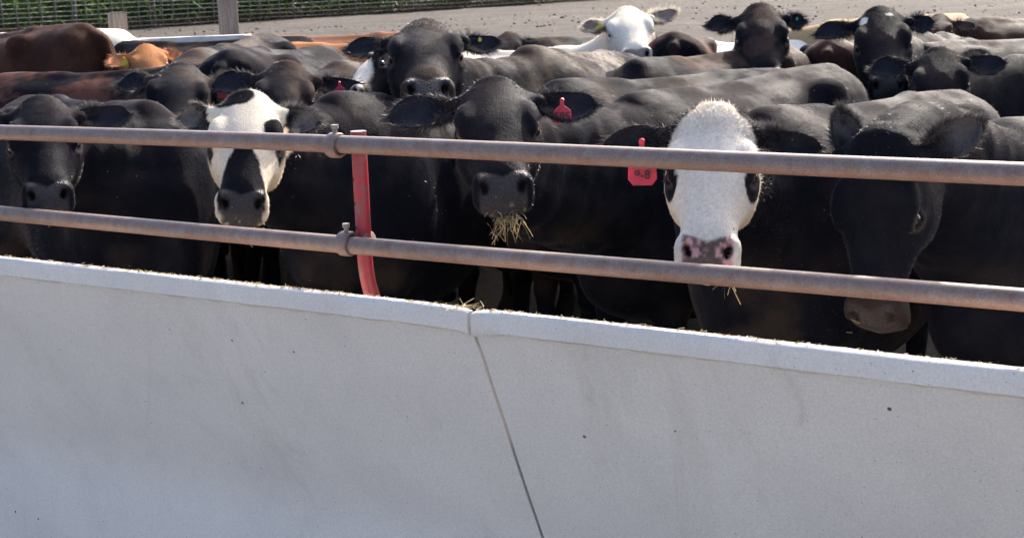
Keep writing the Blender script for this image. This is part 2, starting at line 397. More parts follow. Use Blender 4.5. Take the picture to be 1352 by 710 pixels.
# ------------------------------------------------------------------ rails and red posts
r_top = P(940, 211.5, 4.0)
r_bot = r_top.copy(); # same vertical plane, lower height
lo = P(940, 368.5, 4.0); r_bot = np.array([lo[0], lo[1], lo[2]]); 
# shift r_bot onto the plane of r_top
r_bot = r_bot + NA*((r_top-r_bot)@NA)
RR = 0.028
def rail(base, label):
    bm = bmesh.new(); pts = []
    for i in range(90):
        s = -3.0+9.5*i/89; q = base+s*LD; q = q + np.array([0, 0, 0.004*math.sin(s*1.3+base[2]*9)])
        pts.append(q)
    tube(bm, pts, RR, 28)
    o = bm_obj('pipe_rail', bm, MAT['pipe'], smooth=True)
    o.data.set_sharp_from_angle(angle=math.radians(50))
    tag(o, label, 'rail', 'rusty pipe rails over the bunk'); return o
rail(r_top, 'upper rusty steel pipe rail crossing in front of the cows foreheads')
rail(r_bot, 'lower rusty steel pipe rail just above the concrete bunk')
def post(s, labels, grp):
    base = r_top + s*LD + NA*(RR+0.029)
    ztop = r_top[2]+0.036
    root = empty('red_post', (base[0]+NA[0]*0.3, base[1]+NA[1]*0.3, 0.58)); rl = np.array(root.location)
    bm = bmesh.new(); pts = []
    zc = r_bot[2]-0.05
    for i in range(13): pts.append(base+np.array([0, 0, ztop-base[2]]) + (np.array([0, 0, zc-ztop]))*i/12)
    R = 0.34
    for i in range(1, 15):
        a = math.radians(78)*i/14
        pts.append(np.array([base[0], base[1], zc]) + NA*(R*(1-math.cos(a))) - np.array([0, 0, R*math.sin(a)]))
    pts = [p-rl for p in pts]
    # square-ish tube: keep round with thin wall
    tube(bm, pts, 0.0245, 24)
    o = bm_obj('post_tube', bm, MAT['red'], root, smooth=True); o.data.set_sharp_from_angle(angle=math.radians(45))
    bm = bmesh.new(); tube(bm, [pts[0]+np.array([0, 0, 0.0]), pts[0]+np.array([0, 0, 0.004])], 0.0255, 24)
    bm_obj('post_cap', bm, simple('cap_metal', (0.22, 0.15, 0.15), 0.4, 0.5), root)
    for k in range(3):
        bm = bmesh.new(); c = base + np.array([0, 0, r_top[2]-0.11-0.077*k-base[2]]) - rl
        out = (-NA*0.87 + LD*0.55); out = out/np.linalg.norm(out)
        tube(bm, [c+out*0.018, c+out*0.0252], 0.0062, 12); bm_obj('bolt_hole', bm, MAT['hole'], root)
    for rb, dzb in ((r_top, 0), (r_bot, 0)):
        cl = rb + s*LD + LD*0.046 - rl
        bm = bmesh.new()
        w = 0.021
        prof = [(-w, RR+0.001), (-w, RR+0.009), (-w*0.75, RR+0.0115), (w*0.75, RR+0.0115), (w, RR+0.009), (w, RR+0.001)]
        rings = []
        for k in range(33):
            a = 2*math.pi*k/32
            rings.append([bm.verts.new(cl+LD*x+(math.cos(a)*NA+np.array([0, 0, math.sin(a)]))*r) for x, r in prof])
        for k in range(32):
            for j in range(len(prof)-1): bm.faces.new((rings[k][j], rings[k][j+1], rings[k+1][j+1], rings[k+1][j]))
        bmesh.ops.remove_doubles(bm, verts=bm.verts, dist=1e-5)
        c = bm_obj('clamp', bm, MAT['pipe'], root, smooth=True); c.data.set_sharp_from_angle(angle=math.radians(35))
        # arm of the clamp holding the post
        bm = bmesh.new()
        tube(bm, [cl+NA*(RR+0.004), cl+NA*(RR+0.03)-LD*0.01, cl+NA*(RR+0.03)-LD*0.044], [0.016, 0.018, 0.034], 14)
        bm_obj('clamp_arm', bm, MAT['pipe'], c, smooth=True)
        bm = bmesh.new(); up = np.array([0, 0, 1.0])
        tube(bm, [cl+up*(RR+0.008), cl+up*(RR+0.026)], 0.0075, 10)
        tube(bm, [cl+up*(RR+0.024), cl+up*(RR+0.036)], 0.0125, 6)
        bm_obj('bolt', bm, MAT['bolt'], c)
    tag(root, labels, 'post', grp)
S_POST = along(r_top+NA*(RR+0.026), 473)
post(S_POST, 'red painted steel post with bent foot, clamped to both rusty rails', 'red posts carrying the rails')
post(S_POST+2.9, 'far red steel post beyond the left edge of the photo', 'red posts carrying the rails')

# ------------------------------------------------------------------ straw bits
def straws(name, spots, n, spread, length, label, flat=True, seed=1, droop=0.0, upz=0.0):
    rg = np.random.default_rng(seed); V = []; F = []; T = []
    for (c, nn) in spots:
        for _ in range(nn):
            p = np.array(c)+rg.normal(0, 1, 3)*spread
            d = rg.normal(0, 1, 3)
            if flat: d[2] *= 0.12
            d = d/np.linalg.norm(d); d[2] += upz*rg.random(); L = length*(0.4+rg.random()*0.9)
            sd = np.cross(d, rg.normal(0, 1, 3)); sd /= np.linalg.norm(sd); wd = 0.0007+0.0007*rg.random()
            b = rg.normal(0, 1, 3)*L*0.18; b[2] -= droop*L
            a0 = len(V); t = rg.random()
            for k in range(4):
                u = k/3; q = p+d*L*u+b*u*u
                V += [q-sd*wd, q+sd*wd]; T += [t, t]
            for k in range(3): F.append((a0+2*k, a0+2*k+1, a0+2*k+3, a0+2*k+2))
    me = np_mesh(name, np.array(V), np.array(F), MAT['straw']); attr(me, 'tint', T, 'FLOAT')
    o = bpy.data.objects.new(name, me); col.objects.link(o); tag(o, label, 'straw', kind='stuff'); return o
sp = []
for i in range(1500):
    s = S_SEAM-2.5+6.0*random.random(); dens = math.exp(-((s-S_SEAM-0.75)/0.9)**2)*.8+0.3
    if random.random() < dens:
        q = lip0+s*LD+NA*(0.006+0.022*random.random()); sp.append(((q[0], q[1], ZL+0.003), 2))
straws('straw_crumbs', sp, 2, np.array([0.004, 0.004, 0.001]), 0.010, 'straw crumbs strewn along the top of the bunk lip')
q = lip0+(S_SEAM)*LD+NA*0.018
straws('straw_tuft', [((q[0]-0.01, q[1], ZL+0.004), 24)], 1, np.array([0.03, 0.016, 0.003]), 0.034, 'small tuft of straw lying on the bunk lip at the joint', True, 5, 0, 0.5)

# ------------------------------------------------------------------ COWS
def sdf_grid(lo, hi, res):
    ax = [np.arange(lo[i], hi[i]+res, res, dtype=np.float32) for i in range(3)]
    return ax, np.full([len(a) for a in ax], 1.0, np.float32)
class Field:
    def __init__(s, lo, hi, res):
        s.lo = np.array(lo, float); s.res = res; s.ax, s.D = sdf_grid(lo, hi, res)
    def sub(s, lo, hi):
        sl = []
        for i in range(3):
            a = max(0, int((lo[i]-s.lo[i])/s.res)); b = min(len(s.ax[i]), int((hi[i]-s.lo[i])/s.res)+2)
            if b <= a: return None, None
            sl.append(slice(a, b))
        X = s.ax[0][sl[0]][:, None, None]; Y = s.ax[1][sl[1]][None, :, None]; Z = s.ax[2][sl[2]][None, None, :]
        return tuple(sl), (X, Y, Z)
    def add(s, fn, lo, hi, k, pad=0.07, op='u'):
        sl, g = s.sub([a-pad for a in lo], [a+pad for a in hi])
        if sl is None: return
        d = fn(*g); a = s.D[sl]
        if op == 'u':
            h = np.maximum(k-np.abs(a-d), 0)/k; s.D[sl] = np.minimum(a, d)-h*h*k*0.25
        else:
            d = -d; h = np.maximum(k-np.abs(a-d), 0)/k; s.D[sl] = np.maximum(a, d)+h*h*k*0.25
    def cone(s, a, b, r1, r2, k=0.05, op='u'):
        a = np.asarray(a, float); b = np.asarray(b, float); ab = b-a; L2 = ab@ab+1e-9
        def fn(X, Y, Z):
            t = np.clip(((X-a[0])*ab[0]+(Y-a[1])*ab[1]+(Z-a[2])*ab[2])/L2, 0, 1)
            return np.sqrt((X-a[0]-t*ab[0])**2+(Y-a[1]-t*ab[1])**2+(Z-a[2]-t*ab[2])**2)-(r1+(r2-r1)*t)
        r = max(r1, r2); s.add(fn, np.minimum(a, b)-r, np.maximum(a, b)+r, k, op=op)
    def ell(s, c, rad, fr=None, k=0.04, op='u'):
        c = np.asarray(c, float); fr = np.eye(3) if fr is None else fr; rad = np.asarray(rad, float); R = rad.max()
        def fn(X, Y, Z):
            dx, dy, dz = X-c[0], Y-c[1], Z-c[2]
            q = [(dx*fr[i][0]+dy*fr[i][1]+dz*fr[i][2]) for i in range(3)]
            k0 = np.sqrt(sum((q[i]/rad[i])**2 for i in range(3))); k1 = np.sqrt(sum((q[i]/rad[i]**2)**2 for i in range(3)))+1e-6
            return k0*(k0-1)/k1
        s.add(fn, c-R, c+R, k, op=op)
def surface_nets(fd):
    D = fd.D; S = D < 0
    a = S[:-1, :-1, :-1].copy(); allv = a.copy()
    for (i, j, k) in [(1,0,0),(0,1,0),(0,0,1),(1,1,0),(1,0,1),(0,1,1),(1,1,1)]:
        q = S[i:D.shape[0]-1+i, j:D.shape[1]-1+j, k:D.shape[2]-1+k]; a |= q; allv &= q
    act = a & ~allv; I = np.argwhere(act); idm = np.full(act.shape, -1, np.int32); idm[act] = np.arange(len(I))
    cs = np.array([(i, j, k) for i in (0, 1) for j in (0, 1) for k in (0, 1)])
    vals = np.stack([D[I[:, 0]+c[0], I[:, 1]+c[1], I[:, 2]+c[2]] for c in cs], 1)
    acc = np.zeros((len(I), 3)); cnt = np.zeros(len(I))
    for u in range(8):
        for v in range(u+1, 8):
            if np.abs(cs[u]-cs[v]).sum() != 1: continue
            m = (vals[:, u] < 0) != (vals[:, v] < 0); t = vals[m, u]/(vals[m, u]-vals[m, v])
            acc[m] += cs[u]+t[:, None]*(cs[v]-cs[u]); cnt[m] += 1
    V = (I+acc/cnt[:, None])*fd.res+fd.lo
    Fs = []
    for ax in range(3):
        s0 = [slice(None)]*3; s1 = [slice(None)]*3; s0[ax] = slice(0, -1); s1[ax] = slice(1, None)
        E = np.argwhere(S[tuple(s0)] != S[tuple(s1)]); o1, o2 = (ax+1) % 3, (ax+2) % 3
        E = E[(E[:, o1] > 0) & (E[:, o2] > 0) & (E[:, o1] < act.shape[o1]) & (E[:, o2] < act.shape[o2])]
        if not len(E): continue
        def at(d1, d2):
            q = E.copy(); q[:, o1] -= d1; q[:, o2] -= d2; return idm[q[:, 0], q[:, 1], q[:, 2]]
        Q = np.stack([at(1, 1), at(0, 1), at(0, 0), at(1, 0)], 1)
        fl = ~S[E[:, 0], E[:, 1], E[:, 2]]
        Q[fl] = Q[fl][:, ::-1]; Fs.append(Q)
    F = np.concatenate(Fs); F = F[(F >= 0).all(1)]
    return V, F

def catm(tab, n=80):
    tab = np.array(tab, float); x = tab[:, 0]; xs = np.linspace(x[0], x[-1], n); out = [xs]
    for c in range(1, tab.shape[1]):
        y = tab[:, c]; m = np.gradient(y, x); i = np.clip(np.searchsorted(x, xs)-1, 0, len(x)-2)
        h = x[i+1]-x[i]; t = (xs-x[i])/h
        out.append((2*t**3-3*t**2+1)*y[i]+(t**3-2*t**2+t)*h*m[i]+(-2*t**3+3*t**2)*y[i+1]+(t**3-t**2)*h*m[i+1])
    return out
#            x      w     h     cz
BODY = catm([(-1.03, .05, .08, 1.14), (-1.0, .14, .18, 1.12), (-.93, .215, .26, 1.10), (-.8, .265, .32, 1.055), (-.62, .29, .36, 1.01), (-.4, .30, .40, .95),
             (-.1, .335, .45, .895), (.2, .335, .46, .895), (.42, .295, .45, .92), (.58, .24, .40, .93), (.7, .17, .28, .95), (.78, .06, .12, .93)], 120)
#            t      w     h      c      n
HEAD = catm([(-.045, .03, .035, -.075), (-.03, .062, .07, -.08), (0, .08, .09, -.085), (.05, .1, .104, -.09), (.11, .109, .117, -.099), (.18, .114, .130, -.111),
             (.24, .102, .127, -.112), (.30, .081, .103, -.099), (.36, .068, .086, -.09), (.41, .071, .078, -.088), (.45, .077, .069, -.094),
             (.482, .074, .052, -.104), (.503, .05, .034, -.112), (.512, .015, .012, -.114)], 140)
def loft_d(x, y, z, T, n, wedge=0.0):
    w = np.interp(x, T[0], T[1]); h = np.interp(x, T[0], T[2]); c = np.interp(x, T[0], T[3])
    q = (z-c)/h; yy = y/w
    if wedge: yy = yy/(1-wedge*np.clip(-q, 0, 1))
    e = (np.abs(yy)**n+np.abs(q)**n)**(1.0/n)
    d = (e-1)*np.minimum(w, h)*0.85
    over = np.maximum(np.maximum(T[0][0]-x, x-T[0][-1]), 0)
    return np.where(over > 0, np.maximum(d, over*0.9) + 0.4*over, d)

def ear_mesh(base, dirv, openv, L, W, cup, seed, thick=0.006):
    """leaf-shaped cupped ear as a closed double shell; returns V,F, rim-ness"""
    d = dirv/np.linalg.norm(dirv); o = openv-(openv@d)*d; o /= np.linalg.norm(o); s = np.cross(d, o)
    nv, na = 16, 11; V = []; rim = []; inner = []
    for shell in (0, 1):
        for i in range(nv):
            v = i/(nv-1)
            wv = W*(0.34+0.66*math.sin(min(1, v*1.45)*math.pi/2)) * math.sqrt(max(0.0, 1-max(0, (v-0.42)/0.58)**2.2)) if v < 1 else 0.002
            wv = max(wv, 0.003)
            for j in range(na):
                a = -1+2*j/(na-1)
                curl = cup*(1-0.35*v)*(1.15-a*a)*min(1, wv/W*1.3)
                bend = 0.06*L*(v**2)
                asy = (1+.22*a*math.sin(v*2.6+.4))
                p = base+d*(L*v-0.12*abs(a)*W*v)+s*(a*wv*asy)-o*(curl+.004*math.sin(v*9+a*4))+np.array([0, 0, -1])*bend
                if shell == 1:
                    p = p+o*thick*(1-abs(a)**4)*(1 if v < 0.97 else 0.2)
                V.append(p); rim.append(max(abs(a)**3, v**4)); inner.append(shell)
    F = []; N = nv*na
    for i in range(nv-1):
        for j in range(na-1):
            q = (i*na+j, i*na+j+1, (i+1)*na+j+1, (i+1)*na+j)
            F.append(q); F.append(tuple(N+x for x in reversed(q)))
    per = [(i*na, (i+1)*na) for i in range(nv-1)]+[((nv-1)*na+j, (nv-1)*na+j+1) for j in range(na-1)]+[((i+1)*na+na-1, i*na+na-1) for i in reversed(range(nv-1))]
    for a, b in per: F.append((a, b, N+b, N+a))
    return np.array(V), np.array(F), np.array(rim), np.array(inner)

BLK = np.array([.0065, .007, .0105]); BRN = np.array([.036, .021, .018]); WHT = np.array([.60, .55, .48]); TAN = np.array([.5, .36, .2])  # BLK: black coat with the bluish haze veil put into its colour
def sm(x, a, b): t = np.clip((x-a)/(b-a), 0, 1); return t*t*(3-2*t)
def mix(a, b, m): return a*(1-m[:, None])+b*m[:, None]
def coat_color(spec, pos, hc, isear, inner):
    n = len(pos); seed = spec.get('seed', 1); t, s, u = hc.T
    base = spec.get('base', BLK); c = np.tile(base, (n, 1)).astype(float)
    nz = fbm(pos, 4.0, seed); nf = fbm(pos, 28, seed+5)
    if 'bleach' in spec:
        bc, amt = spec['bleach']; m = sm(nz+0.35*(nf-0.5), 0.62-0.4*amt, 0.8-0.25*amt)*sm(pos[:, 2], 0.7, 1.1)
        c = mix(c, bc, np.clip(m*min(1, amt+0.4), 0, 1))
    # all coats: a slightly brown cast where the sun has bleached the topline
    top = sm(pos[:, 2], 1.15, 1.4)*sm(nz, .3, .8)*spec.get('topb', 0.35)
    c = mix(c, c*0.6+BRN*0.8, top)
    mud = sm(fbm(pos, 3.2, seed+40, 4), .5, .68)*sm(-pos[:, 2], -1.05, -.8); c = mix(c, np.array([.045, .033, .026]), mud*.7)
    hn = (fbm(np.stack([t, s, u], 1), 22, seed+2)-0.5)*0.035
    onhead = (t > -.12) & (t < .6) & (np.abs(s) < .2) & (u > -.32) & (u < .1)
    hm = onhead.astype(float)
    if spec.get('face') == 'white':          # white face, dark eye rings
        lim = np.interp(t, [-.06, .0, .08, .15, .2, .3], [.03, .062, .112, .125, .14, .2])
        m = sm(lim+hn-np.abs(s), -.006, .006)*sm(t+hn, -.055, -.04)*sm(u+hn, -.235, -.22)*hm*(1-isear)
        eye = np.exp(-(((t-.222)/.055)**2+((np.abs(s)-.11)/.038)**2+((u+.05)/.065)**2)**2)
        m *= 1-sm(eye, .35, .5)
        c = mix(c, WHT, m)
        yel = hm*sm(t, .1, -.03)*0.25; c = mix(c, WHT*np.array([1, .86, .66]), yel*m)
        yel = hm*sm(-u, .08, .16)*.5; c = mix(c, WHT*np.array([.9, .74, .5]), yel*m)
    if spec.get('face') == 'patched':
        m = sm(u+hn, -.235, -.22)*sm(t+hn, -.05, -.035)*sm(.122+hn-np.abs(s), -.004, .004)*hm*(1-isear)
        L = 1 if spec.get('flip') else -1
        def blob(tc, sc, rt, rs):
            return sm(1-np.sqrt(((t-tc+hn*.6)/rt)**2+((s*L-sc+hn*.6)/rs)**2), -.06, .06)
        m *= 1-blob(.005, -.04, .052, .062)
        m *= 1-blob(.165, .085, .052, .032)
        m *= 1-blob(.215, .112, .036, .032)*sm(u, -.12, -.08)
        m *= 1-blob(.215, -.112, .032, .026)*sm(u, -.12, -.08)
        tri = sm(np.interp(t, [.22, .26, .31, .40, .46], [-.02, .024, .044, .068, .070])+hn*.5-np.abs(s), -.004, .004)*sm(u, -.1, -.06)
        m *= 1-tri*sm(t, .21, .23)
        c = mix(c, WHT*np.array([.97, .93, .86]), m)
        c = mix(c, WHT*np.array([.9, .74, .5]), m*sm(-u, .06, .16)*.5)
        c = mix(c, WHT, isear*sm(hn, .002, .006)*.8)
    if spec.get('face') == 'blaze':
        m = sm(.07+hn-np.abs(s), -.006, .006)*sm(u, -.07, -.04)*hm*sm(t, .0, .02)*(1-isear)
        m = np.maximum(m, hm*sm(-t, .0, .03)*sm(u, -.3, -.1)*0)
        c = mix(c, WHT, m)
    if spec.get('face') == 'spots':
        m = sm(1-np.sqrt(((t-.06)/.028)**2+((s+.07)/.016)**2), -.1, .1)+sm(1-np.sqrt(((t-.05)/.01)**2+((s-.035)/.016)**2), -.1, .1)
        c = mix(c, WHT, np.clip(m, 0, 1)*hm*sm(u, -.08, -.04))
    if spec.get('blackface'):
        c = mix(c, BLK, hm)
    # muzzle skin
    mz = sm(t+0.45*np.abs(s)+hn*.2, .450, .460)*sm(u-.3*np.abs(s), -.138, -.130)*sm(.060-np.abs(s), -.003, .004)*hm
    skin = spec.get('skin', np.array([.018, .016, .020]))
    sk = np.tile(skin, (n, 1)).astype(float)
    if spec.get('pink'):
        mot = fbm(np.stack([t, s, u], 1), 38, seed+8); sk = mix(np.tile(np.array([.56, .29, .29]), (n, 1)), np.array([.09, .06, .05]), sm(mot, .46, .54))
    c = mix(c, sk, mz)
    # mouth line, nostrils
    ml = np.exp(-((u+.136-.35*(t-.47))/.0065)**4)*sm(t, .34, .38)*hm
    c = mix(c, c*.12, ml)
    lp = np.exp(-((u+.152-.35*(t-.47))/.009)**4)*sm(t, .40, .44)*hm; c = mix(c, c*.7+np.array([.05, .045, .045]), lp*.8)
    er_ = np.sqrt(((t-.204)/1.15)**2+(np.abs(s)-.1)**2+(u+.047)**2); rg_ = sm(er_, .020, .024)*(1-sm(er_, .029, .036))*hm*(1-isear); c = mix(c, c*.5+np.array([.05, .04, .038]), rg_*.8)
    no = np.exp(-(((t-.472)/.018)**2+((np.abs(s)-.047-.25*(u+.05))/.011)**2+((u+.048)/.020)**2)**3)*hm
    c = mix(c, np.array([.003, .002, .002]), np.clip(no*1.6, 0, 1)); mz = mz*(1-np.clip(no*1.6, 0, 1))
    # feed crumbs stuck round the muzzle
    if spec.get('crumbs', 0):
        cr = fbm(np.stack([t, s, u], 1), 75, seed+31)
        c = mix(c, np.array([.34, .26, .13]), sm(cr, .66, .72)*sm(t, .42, .46)*hm*sm(-u, .07, .1)*spec['crumbs'])
    # ears: inside greyer and paler
    ei = spec.get('earin', base*1.5+np.array([.012, .011, .012])); c = mix(c, ei, isear*inner)
    if 'muzzlebrown' in spec:
        c = mix(c, np.array([.03, .02, .018]), sm(t+hn*2, .36, .44)*hm)
    return np.clip(c, 0.003, .9), mz
COWS = []
def cow(label, withers, hips, head=None, spec=None, res=0.02, group=None, hair=3000, cat='cow', hs=None, ear=None, folds=0.0, u_hint=None, tagspec=None, tailkink=0, headscale=1.0, name='cow', neckbend=0.0, kscale=None):
    """withers/hips: (px,py,depth) of points on the topline; head: (poll px,py,depth, muzzle px,py)"""
    spec = spec or {}; W = P(*withers); Hp = P(*hips)
    fw = W-Hp; fw[2] = 0; fw /= np.linalg.norm(fw); side = np.array([-fw[1], fw[0], 0])
    gz = float(ground_z((W[1]+Hp[1])/2)); ht = ((W[2]+Hp[2])/2-gz); S = ht/1.365
    if kscale: S = kscale
    S_l = float(np.clip(S, .75, 1.12))          # lengths and widths
    origin = np.array([W[0], W[1], gz]) - fw*0.42*S_l
    slope = (W[2]-Hp[2])/(1.04*S_l) if not kscale else 0; slope = float(np.clip(slope, -.16, .16))
    Rm = np.stack([fw, side, [0, 0, 1]])              # world->local rows
    toL = lambda p: Rm@(np.asarray(p)-origin)
    hs = hs or S_l*headscale*1.0
    zs = S
    # head frame
    if head is None:
        poll = np.array([1.0*S_l, 0.0, 1.18*S]); f = np.array([.5, 0, -.87]); 
    else:
        Pw = P(head[0], head[1], head[2]); Llen = 0.50*hs
        ray = P(head[3], head[4], 1.0)-CAM; ray /= np.linalg.norm(ray)
        b_ = (Pw-CAM)@ray; c2 = (Pw-CAM)@(Pw-CAM)-Llen**2; disc = b_*b_-c2
        tt = b_-math.sqrt(disc) if disc > 0 else b_
        Mw = CAM+ray*tt; f = Rm@(Mw-Pw); f /= np.linalg.norm(f); poll = toL(Pw)
    camL = toL(CAM); tocam = camL-poll; tocam /= np.linalg.norm(tocam)
    uh = np.array([0, 0, 1.0])*0.9+tocam*0.8 if u_hint is None else Rm@(u_hint[0]*Xw+u_hint[1]*np.array([0, 1, 0])+u_hint[2]*np.array([0, 0, 1]))
    u = uh-(uh@f)*f; u /= np.linalg.norm(u); s_ = np.cross(u, f)
    O = poll-u*0.01*hs; fr = np.stack([f, s_, u])
    WF = 1.12
    hp = lambda t, s, uu: O+hs*(t*f+s*WF*s_+uu*u)
    pts = np.array([hp(t, s, uu) for t in (-.08, .55) for s in (-.15, .15) for uu in (-.3, .06)])
    lo = np.minimum(pts.min(0), [-1.2*S_l, -.42*S_l, 0])-.04; hi = np.maximum(pts.max(0), [.9*S_l, .42*S_l, 1.5*S+abs(slope)*0.8])+.04
    lo[2] = -0.0-.03
    fd = Field(lo, hi, res)
    sx = S_l
    tilt = lambda x: slope*x
    def body(X, Y, Z):
        return loft_d(X/sx, Y/sx, (Z-slope*X)/zs, BODY, 2.2)*sx
    fd.add(body, [-1.1*sx, -.36*sx, .4*zs], [.85*sx, .36*sx, 1.42*zs+.15], .01, pad=.04)
    q = lambda x, y, z: np.array([x*sx, y*sx, z*zs+slope*x*sx])
    for sg in (-1, 1):
        fd.ell(q(.42, sg*.19, .92), np.array([.19, .11, .33])*sx, k=.07)
        fd.ell(q(-.74, sg*.16, .86), np.array([.24, .145, .34])*sx, k=.07)
        fd.ell(q(-.60, sg*.205, 1.29), np.array([.08, .055, .055])*sx, k=.07)
        fd.ell(q(.2, sg*.42, 1.02), np.array([.05, .09, .24])*sx, k=.10, op='d')
        fd.ell(q(-.93, sg*.1, 1.24), np.array([.05, .035, .05])*sx, k=.06)
        fd.cone(q(.44, sg*.17, .8), q(.47, sg*.16, .42), .095*sx, .05*sx, .06)
        fd.cone(q(.47, sg*.16, .42), q(.46, sg*.16, .1), .046*sx, .034*sx, .03)
        fd.cone(q(.46, sg*.16, .1), q(.51, sg*.16, .03), .045*sx, .055*sx, .02)
        fd.cone(q(-.66, sg*.18, .78), q(-.92, sg*.15, .48), .11*sx, .055*sx, .07)
        fd.cone(q(-.92, sg*.15, .48), q(-.85, sg*.15, .1), .046*sx, .036*sx, .03)
        fd.cone(q(-.85, sg*.15, .1), q(-.79, sg*.15, .03), .046*sx, .055*sx, .02)
    # spine ridge, tailhead, tail
    fd.cone(q(-.9, 0, 1.33), q(-.5, 0, 1.35), .032*sx, .03*sx, .06); fd.cone(q(-.5, 0, 1.345), q(.2, 0, 1.325), .028*sx, .028*sx, .06)
    fd.cone(q(.15, 0, 1.325), q(.48, 0, 1.325), .03*sx, .05*sx, .08)
    tl = [q(-.93, 0, 1.33), q(-1.03, tailkink*.02, 1.27), q(-1.085, tailkink*.05, 1.1), q(-1.09, tailkink*.06, .8), q(-1.07, 0.02, .5)]
    for a, b, r1, r2 in zip(tl[:-1], tl[1:], (.042, .036, .026, .022), (.036, .026, .022, .03)): fd.cone(a, b, r1*sx, r2*sx, .03)
    fd.cone(tl[-1], tl[-1]+np.array([0, 0, -.14*sx]), .035*sx, .02*sx, .02)
    # brisket
    fd.ell(q(.62, 0, .72), np.array([.16, .11, .16])*sx, k=.1)
    # neck
    def bez(p0, d0, p3, d3, n=9):
        L = np.linalg.norm(p3-p0); p1 = p0+d0*L*.38; p2 = p3+d3*L*.38; out = []
        for i in range(n):
            t = i/(n-1); out.append((1-t)**3*p0+3*(1-t)**2*t*p1+3*(1-t)*t*t*p2+t**3*p3)
        return out
    fwd = np.array([1, 0, 0.15]); back = -u*.75-f*.45; back /= np.linalg.norm(back)
    rng_ = np.random.default_rng(spec.get('seed', 1))
    chains = [(q(.38, 0, 1.15), hp(.02, 0, -.1), .19*sx, .088*hs, fwd), (q(.5, 0, .95), hp(.10, 0, -.19), .235*sx, .082*hs, fwd), (q(.45, 0, 1.05), hp(.06, 0, -.15), .22*sx, .095*hs, fwd)]
    for ci, (p0, p3, r0, r3, d0) in enumerate(chains):
        n = 26 if folds else 10
        bz = bez(p0, d0/np.linalg.norm(d0), p3, back, n)
        for i in range(n-1):
            ta, tb = i/(n-1), (i+1)/(n-1)
            def rad(t):
                r = r0+(r3-r0)*(t**.8)
                if folds: r += folds*math.sin(t*2*math.pi*8+ci*.6+1.3*math.sin(t*13+spec.get('seed', 1)))*math.sin(math.pi*min(1, t*1.05))
                return r
            fd.cone(bz[i], bz[i+1], rad(ta), rad(tb), .022 if folds else .05)
    # head
    def headf(X, Y, Z):
        dx, dy, dz = X-O[0], Y-O[1], Z-O[2]
        t = (dx*f[0]+dy*f[1]+dz*f[2])/hs; s = (dx*s_[0]+dy*s_[1]+dz*s_[2])/(hs*WF); uu = (dx*u[0]+dy*u[1]+dz*u[2])/hs
        return loft_d(t, s, uu, HEAD, 2.35, .32)*hs
    fd.add(headf, pts.min(0), pts.max(0), .045*hs, pad=.03)
    fine = res < .016
    for sg in (-1, 1):
        fd.ell(hp(.16, sg*.088, -.016), np.array([.055, .024, .026])*hs, fr, .03*hs)     # brow
        fd.ell(hp(.15, sg*.068, -.165), np.array([.1, .04, .075])*hs, fr, .05*hs)         # cheek
        fd.cone(hp(.03, sg*.07, -.06), hp(.03, sg*.115, -.058), .036*hs, .026*hs, .03)    # ear root
        if fine:
            fd.ell(hp(.203, sg*.114, -.043), np.array([.03, .016, .02])*hs, fr, .012*hs, 'd')
            fd.cone(hp(.178, sg*.100, -.020), hp(.228, sg*.095, -.026), .010*hs, .008*hs, .02*hs)
            fd.cone(hp(.188, sg*.105, -.074), hp(.228, sg*.098, -.07), .008*hs, .007*hs, .02*hs)
            fd.ell(hp(.452, sg*.056, -.052), np.array([.032, .022, .026])*hs, fr, .02*hs)   # nostril wing
            fd.ell(hp(.474, sg*.049, -.038), np.array([.018, .012, .030])*hs, fr, .010*hs, 'd')
    if spec.get('curly'): fd.ell(hp(.02, 0, -.035), np.array([.05, .10, .045])*hs, fr, .04*hs)
    fd.ell(hp(-.02, 0, -.04), np.array([.035, .055, .045])*hs, fr, .03*hs)                # poll
    fd.ell(hp(.42, 0, -.148), np.array([.065, .05, .032])*hs, fr, .02*hs)                 # chin
    fd.ell(hp(.462, 0, -.09), np.array([.035, .062, .04])*hs, fr, .02*hs)                 # upper lip
    if fine: fd.ell(hp(.47, 0, -.136), np.array([.07, .07, .006])*hs, fr, .008*hs, 'd')
    V, F = surface_nets(fd); del fd
    nb = len(V); isear = np.zeros(nb); inner = np.zeros(nb); rim = np.zeros(nb); EV = [V]
    Fq = [F]; off = nb; earinfo = []
    ear = ear or {}
    for sg in (-1, 1):
        ed = ear.get('L' if sg > 0 else 'R', {})
        dirv = np.array(ed.get('dir', (-.12, 1.0, -.12))); dirv = dirv*np.array([1, sg, 1]); dirv = fr.T@dirv
        opn = fr.T@(np.array(ed.get('open', (.25, .12, 1.0)))*np.array([1, sg, 1]))
        L = ed.get('len', .2)*hs; Wd = ed.get('w', .062)*hs
        base = hp(.03, sg*.1, -.058)
        v, fq, rm, inn = ear_mesh(base, dirv, opn, L, Wd, ed.get('cup', .035)*hs, 1)
        EV.append(v); Fq.append(fq+off); off += len(v)
        isear = np.append(isear, np.ones(len(v))); inner = np.append(inner, inn); rim = np.append(rim, rm)
        d_ = dirv/np.linalg.norm(dirv); o_ = opn-(opn@d_)*d_; o_ /= np.linalg.norm(o_)
        earinfo.append((base, d_, o_, L, Wd))
    V = np.concatenate(EV); F = np.concatenate(Fq)
    hc = ((V-O)/hs)@fr.T; hc[:, 1] /= WF
    bpos = V/np.array([sx, sx, zs])
    colr, wet = coat_color(spec, bpos, hc, isear, inner)
    if spec.get('belt'):
        m = sm(.1-np.abs(bpos[:, 0]-spec['belt']), -.01, .01); colr = mix(colr, WHT, m)
